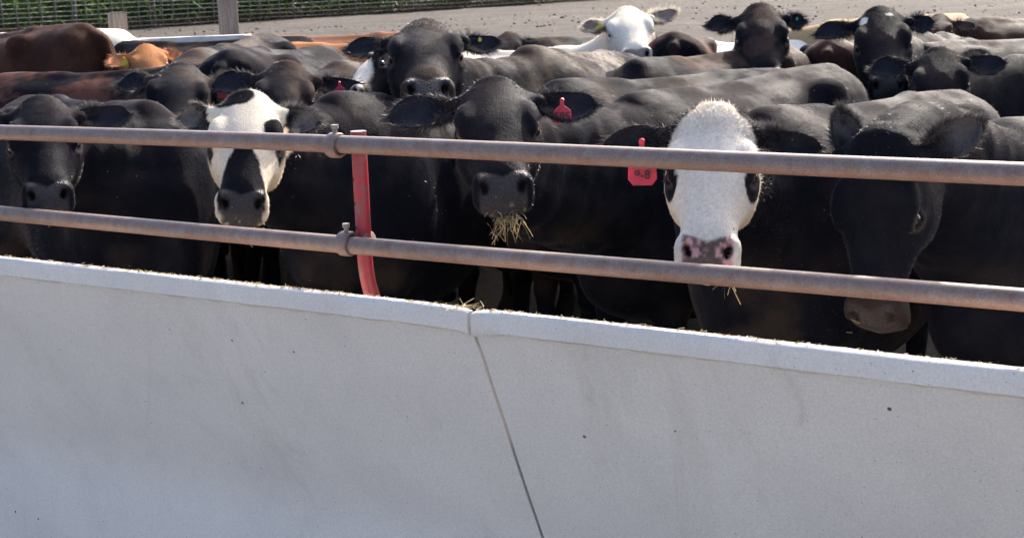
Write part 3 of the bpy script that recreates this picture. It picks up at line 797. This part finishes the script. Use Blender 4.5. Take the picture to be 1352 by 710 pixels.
    if 'dust' in spec:      # dry bedding stuck on the back: (x, y, radius)
        x0, y0, r0 = spec['dust']; nn = fbm(bpos, 30, 77)
        m = sm(1-np.sqrt((bpos[:, 0]-x0)**2+((bpos[:, 1]-y0)*1.2)**2)/r0+(nn-.5)*1.2, .15, .4)*sm(bpos[:, 2], .95, 1.1); colr = mix(colr, np.array([.12, .1, .08]), m*.8*(nn > .42))
    me = np_mesh('cow_body', V, F, MAT['coat']); attr(me, 'coat', colr); attr(me, 'wet', wet, 'FLOAT')
    ob = bpy.data.objects.new(name, me); col.objects.link(ob)
    Mw = Matrix.Identity(4)
    for i in range(3):
        for j in range(3): Mw[i][j] = Rm[j][i]
        Mw[i][3] = origin[i]
    ob.matrix_world = Mw
    tag(ob, label, cat, group or 'cattle crowded in the feedlot pen')
    # eyes
    for sg in (-1, 1):
        bm = bmesh.new(); bmesh.ops.create_uvsphere(bm, u_segments=16, v_segments=10, radius=.0205*hs)
        bm_obj('eye', bm, MAT['eye'], ob, True, hp(.204, sg*.0925, -.044))
    # hair
    if hair:
        hair = int(hair*1.8) if hair < 14000 else hair
        n = len(me.vertices); N = np.zeros(n*3, np.float32); me.vertices.foreach_get('normal', N); N = N.reshape(-1, 3)
        Vw = V; a, b, c = V[F[:, 0]], V[F[:, 1]], V[F[:, 2]]; ar = np.linalg.norm(np.cross(b-a, c-a), axis=1)
        cen = (a+c)/2; wgt = ar.copy(); wgt[cen[:, 2] < .65*zs] = 0
        hcf = hc[F[:, 0]]; onh = (hcf[:, 0] > -.1) & (hcf[:, 0] < .52) & (np.abs(hcf[:, 1]) < .16) & (hcf[:, 2] > -.3) & (hcf[:, 2] < .08)
        er = isear[F[:, 0]] > .5; rimf = rim[F[:, 0]]
        wgt[onh] *= 3.0; wgt[er] *= 7*(0.6+rimf[er]); wgt[wet[F[:, 0]] > .3] = 0
        wgt[onh & (hcf[:, 0] < .08)] *= 2
        if spec.get('curly'): wgt[onh & (hcf[:, 0] > .13)] *= .25
        # only faces that can be seen from somewhere near the camera
        fnrm = N[F[:, 0]]; vc = camL-cen; vc /= np.linalg.norm(vc, axis=1)[:, None]; nv_ = (fnrm*vc).sum(1); wgt[nv_ < -.45] = 0
        wgt *= np.where((np.abs(nv_) < .3) | er, 1.0, .05 if not spec.get('curly') else 1.0); wgt[(~onh) & (~er) & (np.abs(nv_) >= .3)] *= .3
        rg = np.random.default_rng(spec.get('seed', 1)+50); pick = rg.choice(len(F), hair, p=wgt/wgt.sum())
        r1, r2 = rg.random(hair), rg.random(hair)
        root = (V[F[pick, 0]]*(1-r1)[:, None]+V[F[pick, 1]]*r1[:, None])*(1-r2)[:, None]+(V[F[pick, 3]]*(1-r1)[:, None]+V[F[pick, 2]]*r1[:, None])*r2[:, None]
        nr = N[F[pick, 0]]; hcp = hc[F[pick, 0]]; oh = onh[pick]; ep = er[pick]; rp = rimf[pick]
        comb = np.tile(np.array([-.8, 0, -.5]), (hair, 1)); comb[oh] = f*.75
        tuft = oh & (hcp[:, 0] < .07) & ~ep
        d = nr*.22+comb*.8+rg.normal(0, .22, (hair, 3))
        ld = .012*np.ones(hair); ld[oh] = .006
        if spec.get('curly'):
            ct = oh & (hcp[:, 0] < .15) & ~ep; sw = np.sin(hcp[:, 0:1]*70+hcp[:, 1:2]*50)*s_[None, :]*.9+np.cos(hcp[:, 1:2]*60)*f[None, :]*.6
            d[ct] = nr[ct]*.45+sw[ct]*.8+rg.normal(0, .3, (ct.sum(), 3)); ld[ct] = .014
        d[tuft] += rg.normal(0, .35, (tuft.sum(), 3)); ld[tuft] = np.maximum(ld[tuft], .010)
        if ep.any():
            i1 = np.argmin(np.stack([np.linalg.norm(root[ep]-(e[0]+e[1]*e[3]*.5), axis=1) for e in earinfo]), axis=0)
            ed = np.array([e[1] for e in earinfo])[i1]; ec = np.array([e[0]+e[1]*e[3]*.45 for e in earinfo])[i1]
            out = root[ep]-ec; out /= np.linalg.norm(out, axis=1)[:, None]
            d[ep] = ed*.5+out*.7*rp[ep][:, None]+nr[ep]*.2+rg.normal(0, .22, (ep.sum(), 3)); ld[ep] = (.014+.02*rp[ep])
        d /= np.linalg.norm(d, axis=1)[:, None]
        ld = ld*(.5+rg.random(hair))*hs
        sdv = np.cross(d, rg.normal(0, 1, (hair, 3))); sdv /= np.linalg.norm(sdv, axis=1)[:, None]
        wd = (.0007+.0004*rg.random(hair))*max(1, (withers[2]/5.5))
        HV = np.stack([root-sdv*wd[:, None]-nr*.001, root+sdv*wd[:, None]-nr*.001, root+d*ld[:, None]], 1).reshape(-1, 3)
        hcol = colr[F[pick, 0]]*(0.9+.3*rg.random((hair, 1))); hcol = hcol*.9+np.array([.05, .045, .042])*(.25+1.1*rg.random((hair, 1))); hcol = np.repeat(hcol, 3, 0)
        hm = np_mesh('coat_hair', HV, np.arange(hair*3).reshape(-1, 3), MAT['hair']); attr(hm, 'coat', np.clip(hcol, 0, .95))
        ho = bpy.data.objects.new('coat_hair', hm); col.objects.link(ho); ho.parent = ob
    # ear tag
    for ts in ([tagspec] if isinstance(tagspec, dict) else (tagspec or [])):
        base, d_, o_, L, Wd = earinfo[1 if ts['side'] == 'L' else 0]
        c = base+d_*L*ts.get('at', .45)+o_*(.014)
        camd = camL-c; camd /= np.linalg.norm(camd); down = np.array([0, 0, -1.0]); down = down+d_*ts.get('swing', 0.0)
        nrm = camd*.35+o_*.8; nrm -= (nrm@down)*down; nrm /= np.linalg.norm(nrm); down = down-(down@nrm)*nrm; down /= np.linalg.norm(down); sd = np.cross(nrm, down)
        sz = ts.get('size', .062); shape = ts.get('shape', 'bottle')
        if shape == 'bottle': out = [(-.1, 0), (.1, 0), (.12, .35), (.38, .55), (.5, .68), (.55, 1.28), (.5, 1.36), (-.5, 1.36), (-.55, 1.28), (-.5, .68), (-.38, .55), (-.12, .35)]
        elif shape == 'drop': out = [(-.1, 0), (.1, 0), (.12, .75), (.34, .9), (.56, 1.1), (.58, 1.6), (.38, 1.84), (-.38, 1.84), (-.58, 1.6), (-.56, 1.1), (-.34, .9), (-.12, .75)]
        elif shape == 'oct': out = [(-.3, .1), (.3, .1), (.55, .3), (.58, .95), (.36, 1.2), (-.36, 1.2), (-.58, .95), (-.55, .3)]
        else: out = [(-.1, 0), (.1, 0), (.2, .3), (.42, .55), (.42, 1.0), (.25, 1.2), (-.25, 1.2), (-.42, 1.0), (-.42, .55), (-.2, .3)]
        bm = bmesh.new(); c0 = c+nrm*.022
        fr_ = [bm.verts.new(c0+sd*(a*sz)+down*(b*sz)+nrm*.0015+nrm*.006*math.cos(a*2.2)) for a, b in out]; bk = [bm.verts.new(c0+sd*(a*sz)+down*(b*sz)-nrm*.0015+nrm*.006*math.cos(a*2.2)) for a, b in out]
        bm.faces.new(fr_); bm.faces.new(list(reversed(bk)))
        for i in range(len(out)): bm.faces.new((fr_[i], fr_[(i+1) % len(out)], bk[(i+1) % len(out)], bk[i]))
        to = bm_obj('ear_tag', bm, MAT['tag_'+ts['col']], ob)
        bm = bmesh.new(); tube(bm, [c0+down*.08*sz-nrm*.026, c0+down*.08*sz+nrm*.013], sz*.12, 10); bm_obj('tag_stud', bm, MAT['tag_'+ts['col']], to)
        if ts.get('text'):
            cu = bpy.data.curves.new('tag_number', 'FONT'); cu.body = ts['text']; cu.size = sz*ts.get('tsize', .62); cu.align_x = 'CENTER'; cu.align_y = 'CENTER'; cu.extrude = .0004; cu.offset = .0004
            fo = bpy.data.objects.new('tmp', cu); col.objects.link(fo); dg = bpy.context.evaluated_depsgraph_get(); tm = bpy.data.meshes.new_from_object(fo.evaluated_get(dg)); bpy.data.objects.remove(fo)
            tm.materials.clear(); tm.materials.append(MAT['ink']); tob = bpy.data.objects.new('tag_number', tm); col.objects.link(tob); tob.parent = to
            MM = Matrix.Identity(4); cc = c0+down*sz*ts.get('ty', 1.0)+nrm*.0085
            # text x axis to the viewer's right
            xr = sd if sd@(Rm@Rv) > 0 else -sd; yr = np.cross(nrm, xr)
            for i in range(3): MM[i][0] = xr[i]; MM[i][1] = yr[i]; MM[i][2] = nrm[i]; MM[i][3] = cc[i]+nrm[i]*.002
            tob.matrix_local = MM
    mzw = Rm.T@hp(.49, 0, -.125)+origin
    print('cow %-40s S=%.2f origin=(%.2f,%.2f) verts=%d' % (label[:40], S, origin[0], origin[1], nb))
    return ob, mzw

exec_cows = True
FRONT = 'cattle lined up at the bunk'
NEAR = 0.009
# A
_, mA = cow('black cow at the far left of the bunk with shiny wet muzzle between the rails', (185, 141, 6.45), (60, 132, 7.3), (54, 131, 5.95, 62, 246), dict(seed=2, crumbs=.8, topb=.5), NEAR, FRONT, 26000, headscale=1.1, folds=.013,
    ear=dict(L=dict(dir=(.0, 1, .12)), R=dict(dir=(.0, 1, .1))))
# B
_, mB = cow('black cow with white face, black forehead patch and black nose', (455, 128, 6.15), (610, 124, 7.1), (327, 125, 5.5, 317, 260), dict(seed=5, face='patched', flip=True, skin=np.array([.026, .022, .024]), crumbs=.8, earin=np.array([.16, .14, .13])), NEAR, FRONT, 30000, headscale=1.06, folds=.013,
    ear=dict(L=dict(dir=(.02, 1, -.1), len=.13, w=.045, open=(.5, .5, .8)), R=dict(dir=(.02, 1, -.1), len=.125, w=.045, open=(.5, .5, .8))))
# C
_, mC = cow('black cow with red ear tag 585 and hay hanging from its mouth', (850, 131, 6.0), (1130, 88, 7.1), (652, 106, 5.05, 664, 232), dict(seed=8, crumbs=.5, topb=.45), NEAR, FRONT, 26000, headscale=1.1, folds=.013,
    ear=dict(L=dict(dir=(.12, 1, .05), len=.2, w=.068, cup=.03), R=dict(dir=(.12, 1, .02), len=.22, w=.068)), tagspec=[dict(side='L', col='red', text='585', at=.46, size=.058)])
# D
_, mD = cow('black cow with white curly face, pink spotted nose and red ear tag', (1025, 150, 5.0), (1260, 122, 5.95), (943, 146, 4.45, 933, 324), dict(seed=11, face='white', pink=True, curly=True, crumbs=.4, topb=.6), NEAR, FRONT, 26000, headscale=1.06, folds=.013,
    ear=dict(L=dict(dir=(.05, 1, -.1), len=.19, w=.038, open=(.7, .1, .7)), R=dict(dir=(.08, 1, -.1), len=.21, w=.038, open=(.7, .1, .7))),
    tagspec=[dict(side='R', col='red', text='9-8', at=.42, size=.074, shape='drop', tsize=.5, ty=1.42)])
# E
_, mE = cow('black cow at right with lowered head over the bunk and brown muzzle', (1345, 165, 4.8), (1640, 150, 5.5), (1152, 188, 4.15, 1138, 456), dict(seed=14, muzzlebrown=1, crumbs=.5, skin=np.array([.045, .032, .03]), earin=np.array([.06, .058, .066])), NEAR, FRONT, 28000, headscale=1.06, folds=.012,
    u_hint=(-.62, -.76, .2), ear=dict(L=dict(dir=(-.5, .9, .1), w=.05), R=dict(dir=(-1, .1, .1), len=.135, w=.042, open=(.2, -.1, 1))))
# F
cow('black cow with raised head, scabby forehead and wide open ears, above the others', (705, 66, 7.6), (800, 72, 8.5), (560, 28, 6.7, 564, 100), dict(seed=17, bleach=(np.array([0.045, 0.033, 0.025]), .35), dust=(-.3, .1, .35)),   .013, None, 16000, headscale=1.3, folds=.012,
    ear=dict(L=dict(dir=(-.08, 1, .0), len=.15, w=.055), R=dict(dir=(-.02, 1, .0), len=.165, w=.055)), tagspec=[dict(side='L', col='yellow', at=.5, size=.014, shape='oct')])
# G and its back
cow('black cow with small red ear tag and grey back behind the two leftmost bunk cows', (262, 72, 8.2), (328, 54, 9.1), (240, 86, 7.2, 222, 168), dict(seed=20, bleach=(np.array([0.055, 0.043, 0.035]), .5)), .014, None, 9000, headscale=1.17,
    ear=dict(L=dict(dir=(.1, 1, .0), len=.15, open=(.7, 0, .7)), R=dict(len=.15)), tagspec=[dict(side='L', col='red', at=.35, size=.045)])
# H
cow('black cow with red ear tag behind the black and white faced cow', (452, 86, 7.8), (520, 84, 8.8), (378, 84, 7.05, 368, 178), dict(seed=23, bleach=(np.array([0.050, 0.035, 0.028]), .4)), .014, None, 9000, headscale=1.17,
    ear=dict(L=dict(dir=(.1, 1, .0), len=.22, w=.06), R=dict(dir=(.1, 1, .0), len=.2)), tagspec=[dict(side='L', col='red', at=.5, size=.05)])
# J
cow('black cow side-on at the left with reddish brown patches along its back', (20, 104, 8.0), (148, 93, 7.9), (-120, 120, 8.3, -150, 220), dict(seed=26, bleach=(np.array([.095, .042, .028]), .5)), .016, None, 9000)
# K
cow('dark brown cow with a high rounded rump at the upper left edge', (-90, 58, 9.6), (72, 41, 9.0), (-200, 70, 9.8, -230, 140), dict(seed=29, base=np.array([.038, .018, .013]), bleach=(np.array([.06, .027, .019]), .8)), .016, None, 6000, tailkink=-1)
# L
cow('white cow with only its pale back showing behind the dark brown rump at upper left', (-90, 46, 10.4), (8, 46, 10.4), (-190, 60, 10.4, -230, 130), dict(seed=30, base=np.array([.62, .56, .46]), topb=0), .022, None, 0)
# M
cow('dark cow whose long flat back lies just under the pale plank', (175, 60, 10.2), (268, 56, 10.1), (90, 90, 10.3, 60, 150), dict(seed=31, bleach=(np.array([0.050, 0.035, 0.028]), .3)), .02, None, 2500)
# O
cow('black cow seen from behind between the two small red-tagged black heads', (425, 68, 8.9), (347, 68, 8.05), (480, 90, 9.4, 500, 130), dict(seed=33), .018, None, 4000)
# orange calf
cow('orange-brown calf with yellow ear tag behind the lowest left back', (150, 84, 9.2), (110, 84, 9.9), (192, 60, 8.75, 206, 108), dict(seed=35, base=np.array([.33, .14, .06]), topb=.0), .016, None, 7000, cat='calf', name='calf', headscale=.95,
    ear=dict(R=dict(dir=(.35, 1, .1), len=.17, w=.07), L=dict(len=.12)), tagspec=[dict(side='R', col='yellow', at=.3, size=.05, shape='flag')])
# EE, FF
cow('orange cow with smooth bright back right of the wooden posts', (385, 62, 9.9), (442, 58, 9.7), (330, 90, 10, 310, 150), dict(seed=37, base=np.array([.42, .18, .075]), topb=0), .02, None, 2000)
cow('reddish brown cow farthest back beside the taller wooden post', (355, 52, 10.9), (425, 50, 10.9), (320, 62, 10.9, 300, 110), dict(seed=38, base=np.array([.22, .1, .06]), topb=0), .022, None, 0)
# GG
cow('black cow with broad white blaze down its face, behind the raised head', (545, 78, 8.1), (585, 76, 9.0), (497, 70, 7.45, 447, 122), dict(seed=40, face='blaze'), .014, None, 3000, u_hint=(-.75, -.4, .55), headscale=1.0,
    ear=dict(L=dict(len=.12), R=dict(len=.1)))
# U, S
cow('black cow whose low back shows between the tag 585 ear and the long back', (752, 112, 6.75), (880, 106, 7.1), (690, 165, 6.35, 700, 260), dict(seed=42, bleach=(np.array([0.040, 0.028, 0.022]), .3)), .016, None, 8000)
cow('brownish black cow with rounded grey back below the white cow', (850, 84, 8.0), (943, 72, 8.4), (775, 100, 7.8, 750, 180), dict(seed=44, bleach=(np.array([0.048, 0.030, 0.022]), .6)), .016, None, 6000)
# V white
cow('cream white cow looking over the herd with yellow ear tag and open ears', (745, 66, 9.7), (640, 70, 10.4), (827, 11, 9.3, 841, 62), dict(seed=46, base=np.array([.6, .55, .46]), topb=0, skin=np.array([.2, .15, .14]), earin=np.array([.22, .17, .15])), .013, None, 12000, hs=1.12,
    ear=dict(L=dict(dir=(-.2, 1, .2), len=.165, w=.052), R=dict(dir=(.1, 1, .1), len=.14, w=.05)), tagspec=[dict(side='R', col='yellow', at=.35, size=.05, shape='flag')])
# W
cow('brown cow seen from behind in front of the white cow muzzle', (905, 53, 10.1), (893, 49, 9.1), (905, 80, 10.8, 910, 130), dict(seed=48, bleach=(np.array([.06, .026, .02]), .8)), .018, None, 4000)
# X
cow('black cow facing the camera at the top right with both ears out, shadowed face', (985, 68, 9.8), (985, 68, 10.8), (1003, 8, 8.6, 1012, 96), dict(seed=50, bleach=(np.array([.06, .035, .028]), .3)), .013, None, 12000, hs=1.16,
    ear=dict(L=dict(dir=(.1, 1, .0), len=.11, w=.045), R=dict(dir=(.05, 1, .1), len=.15, w=.05)), tagspec=[dict(side='L', col='green', at=.6, size=.013, shape='oct')])
# Z
cow('brown streaked cow seen from behind between the two black heads at upper right', (1130, 60, 9.9), (1100, 58, 8.95), (1140, 80, 10.4, 1150, 130), dict(seed=52, bleach=(np.array([.06, .028, .022]), .7)), .018, None, 4000)
# Y
cow('black cow with two small white forehead spots at the upper right', (1215, 46, 9.5), (1250, 46, 10.4), (1162, 12, 8.2, 1174, 104), dict(seed=54, face='spots'), .013, None, 10000, hs=1.18,
    ear=dict(L=dict(dir=(-.05, 1, .0), len=.13, w=.05), R=dict(dir=(.12, 1, .05), len=.19, w=.052)))
# AA
cow('black cow with rounded near ear below the one with white spots', (1345, 78, 8.2), (1450, 76, 8.9), (1238, 66, 7.6, 1252, 160), dict(seed=56), .014, None, 8000, hs=1.08,
    ear=dict(R=dict(dir=(.0, 1, .15), len=.2, w=.06)))
# BB tan
cow('tan cow whose pale back shows behind the white-spotted black head', (1105, 31, 11.4), (1215, 24, 11.6), (1010, 50, 11.4, 980, 110), dict(seed=57, base=np.array([.36, .25, .13]), topb=0), .022, None, 0)
cow('white calf showing as a pale patch between the two black heads at upper right', (1062, 57, 11.4), (965, 58, 11.4), (1130, 70, 11.4, 1150, 110), dict(seed=58, base=np.array([.65, .62, .56]), topb=0), .022, None, 0, cat='calf', name='calf')
# DD
cow('dark brown cow farthest back on the gravel left of the white cow', (715, 54, 10.9), (765, 51, 11.0), (672, 44, 10.8, 668, 90), dict(seed=60, bleach=(np.array([0.050, 0.033, 0.025]), .6)), .02, None, 2500)
# tan ones behind the plank
cow('pale tan cow peeping up left of the shorter wooden post', (100, 60, 12.1), (40, 60, 12.5), (126, 42, 11.7, 137, 66), dict(seed=62, base=np.array([.55, .42, .26]), topb=0), .018, None, 3000)
cow('tan cow showing one ear above the pale plank', (230, 66, 12.6), (330, 66, 13.2), (190, 52, 12.0, 180, 90), dict(seed=63, base=np.array([.5, .37, .2]), topb=0), .018, None, 2000)
# beyond the old right edge of the photo
cow('black cow at the far upper right with its back to the gravel', (1400, 50, 9.6), (1300, 56, 9.3), (1480, 60, 9.8, 1500, 130), dict(seed=65, bleach=(np.array([.09, .06, .05]), .4)), .018, None, 3000)
cow('dark brown cow standing farthest back at the upper right corner', (1290, 28, 11.0), (1380, 26, 11.2), (1240, 20, 10.8, 1236, 60), dict(seed=66, base=np.array([.035, .02, .015]), topb=0), .018, None, 2500)

# hay hanging from mouth of 585
straws('hay_wisp', [(tuple(mC+np.array([0.005, -.02, -.005])), 80), (tuple(mC+np.array([0.012, -.022, -.035])), 36), (tuple(mC+np.array([0.0, -.022, -.055])), 12)], 1, np.array([.024, .012, .012]), .03, 'wisp of hay hanging from the mouth of the cow tagged 585', False, 9, .75)
straws('hay_wisp', [(tuple(mD+np.array([0.05, -.01, 0])), 9)], 1, np.array([.014, .01, .012]), .05, 'few straws sticking out beside the pink nose', False, 10, .3)
straws('hay_wisp', [(tuple(mA+np.array([0.03, -.02, .0])), 22)], 1, np.array([.014, .01, .01]), .03, 'straws at the mouth of the leftmost bunk cow', False, 11, .3)
straws('hay_wisp', [(tuple(mB+np.array([0.02, -.01, -.01])), 24)], 1, np.array([.03, .01, .012]), .035, 'straws under the chin of the black and white faced cow', False, 12, .3)
straws('hay_wisp', [(tuple(mE+np.array([-.05, -.03, .03])), 26)], 1, np.array([.02, .015, .02]), .022, 'straws stuck to the lowered brown muzzle at the right', False, 13, .3)

# ------------------------------------------------------------------ wooden posts and plank
def wood_post(px, ptop, d, wpx, label, rot, h=None):
    c = P(px, 60, d); wd = wpx/FPX*d/(abs(math.cos(rot))+abs(math.sin(rot)))
    zt = P(px, ptop, d)[2]; g = float(ground_z(c[1])); 
    bm = bmesh.new(); box(bm, (0, 0, (zt-g-.1)/2), (wd, wd, zt-g+.1), rot, .006)
    bmesh.ops.subdivide_edges(bm, edges=bm.edges[:], cuts=2, use_grid_fill=True)
    for v in bm.verts:
        v.co.x += random.uniform(-.002, .002); v.co.y += random.uniform(-.002, .002)
    o = bm_obj('wooden_post', bm, MAT['wood'], loc=(c[0], c[1], g)); tag(o, label, 'post', 'weathered posts of the pen fence'); return o
wood_post(158, 16, 10.7, 28, 'short weathered square wooden post at the left end of the plank', .5)
wood_post(304, -60, 10.75, 28, 'tall cracked wooden post rising out of the picture behind the plank', .6)
a = P(120, 58, 10.6); b = P(328, 50, 10.4); zz = (a[2]+b[2])/2
bm = bmesh.new(); L = np.linalg.norm((b-a)[:2]); box(bm, (0, 0, 0), (L, .14, .045), 0, .004)
pl = bm_obj('plank', bm, MAT['plank']); pl.location = ((a[0]+b[0])/2, (a[1]+b[1])/2, zz); pl.rotation_euler = (0, -math.atan2((b-a)[2], L), math.atan2((b-a)[1], (b-a)[0]))
tag(pl, 'pale bleached plank lying level between the two wooden posts', 'plank')

# ------------------------------------------------------------------ wire fence and crop
def hit(px, py):
    r = P(px, py, 1.0)-CAM; t = 5
    while t < 300:
        q = CAM+r*t
        if q[2] < float(ground_z(q[1])): return q
        t += .05
    return q
FL = hit(0, 50); FR = hit(700, 6); fd_ = (FR-FL); fd_[2] = 0; flen = np.linalg.norm(fd_); fdv = fd_/flen; fn = np.array([-fdv[1], fdv[0], 0])
print('fence', FL, FR, flen)
fence = empty('wire_fence', (FL[0], FL[1], FL[2])); tag(fence, 'tall wire mesh fence on steel posts in front of the green crop', 'fence')
def fpt(s, h): 
    q = FL+fdv*s; return np.array([q[0]-FL[0], q[1]-FL[1], float(ground_z(q[1]))+h-FL[2]])
bm = bmesh.new()
S0, S1 = -9, 45
for k in range(18):
    hh = .06+.105*k; n = 40
    tube(bm, [fpt(S0+(S1-S0)*i/n, hh+.012*math.sin(i*1.7+k)) for i in range(n+1)], .010, 5)
s = S0
while s < 14:
    lean = random.uniform(-.03, .03); tube(bm, [fpt(s, 0), fpt(s+lean, 1.9)], .014, 5); s += random.choice((.3, .34, .42))
while s < S1:
    tube(bm, [fpt(s, 0), fpt(s, 1.9)], .013, 5); s += 1.2
bm_obj('wire_mesh', bm, MAT['wire'], fence, True)
s = S0+.4
while s < S1:
    bm = bmesh.new(); tube(bm, [fpt(s, -.1)+fn*.04, fpt(s+random.uniform(-.03, .03), 2.05)+fn*.04], .033, 8); bm_obj('post', bm, MAT['wire'], fence, True); s += 2.1
def blades(name, n, area, hgt, leaves, lw, mat, label, cat, seed, arch=.5, tall=None):
    rg = np.random.default_rng(seed); V = []; F = []; T = []
    for _ in range(n):
        s, dd = area(rg); q = FL+fdv*s+fn*dd; g = float(ground_z(q[1])); hh = hgt*(.7+.5*rg.random())
        tone = rg.random()*.6
        for k in range(leaves):
            z0 = hh*(k+.3)/leaves*.85; ang = rg.random()*6.283; L = hh*(.22+.25*rg.random()); wv = lw*(.7+.6*rg.random())
            dr = np.array([math.cos(ang), math.sin(ang), 0]); sd = np.array([-dr[1], dr[0], 0]); a0 = len(V); t = min(1, tone+.5*rg.random())
            for i in range(4):
                u = i/3; p = np.array([q[0], q[1], g+z0])+dr*L*u+np.array([0, 0, L*(1.1*u-arch*2*u*u)]); wq = wv*(1-u**2)+.002
                V += [p-sd*wq, p+sd*wq]; T += [t, t]
            for i in range(3): F.append((a0+2*i, a0+2*i+1, a0+2*i+3, a0+2*i+2))
    me = np_mesh(name, np.array(V), np.array(F), mat); attr(me, 'tint', T, 'FLOAT'); o = bpy.data.objects.new(name, me); col.objects.link(o)
    tag(o, label, cat, kind='stuff')
blades('crop', 5000, lambda r: (S0-2+r.random()*(S1-S0), .35+r.random()**1.3*8), 2.0, 11, .035, MAT['crop'], 'tall green crop growing behind the wire fence', 'crop', 3)
blades('dry_grass', 5200, lambda r: (S0-2+r.random()*(S1-S0), -.1+abs(r.normal(0, .3))), .24, 3, .008, MAT['dry'], 'dry tan grass along the foot of the wire fence', 'grass', 4, .25)
# stones and clods on the lot
def stones():
    rg = np.random.default_rng(12); V = []; F = []
    for _ in range(2600):
        y = 11+rg.random()**.8*40; x = rg.uniform(-.42, .42)*y; g = float(ground_z(y)); r = (.015+.04*rg.random()**3)*(1 if rg.random() < .95 else 1.7)
        a0 = len(V); pts = [(1, 0, 0), (0, 1, 0), (-1, 0, 0), (0, -1, 0), (0, 0, 1), (0, 0, -.6)]
        for p in pts: V.append((x+p[0]*r*rg.uniform(.6, 1.3), y+p[1]*r*rg.uniform(.6, 1.3), g+p[2]*r*.7*rg.uniform(.7, 1.2)))
        for t in ((0, 1, 4), (1, 2, 4), (2, 3, 4), (3, 0, 4), (1, 0, 5), (2, 1, 5), (3, 2, 5), (0, 3, 5)): F.append(tuple(a0+i for i in t))
    me = np_mesh('gravel', np.array(V), np.array(F), MAT['stone']); o = bpy.data.objects.new('gravel', me); col.objects.link(o); tag(o, 'loose stones and clods scattered over the dirt lot', 'gravel', kind='stuff')
stones()
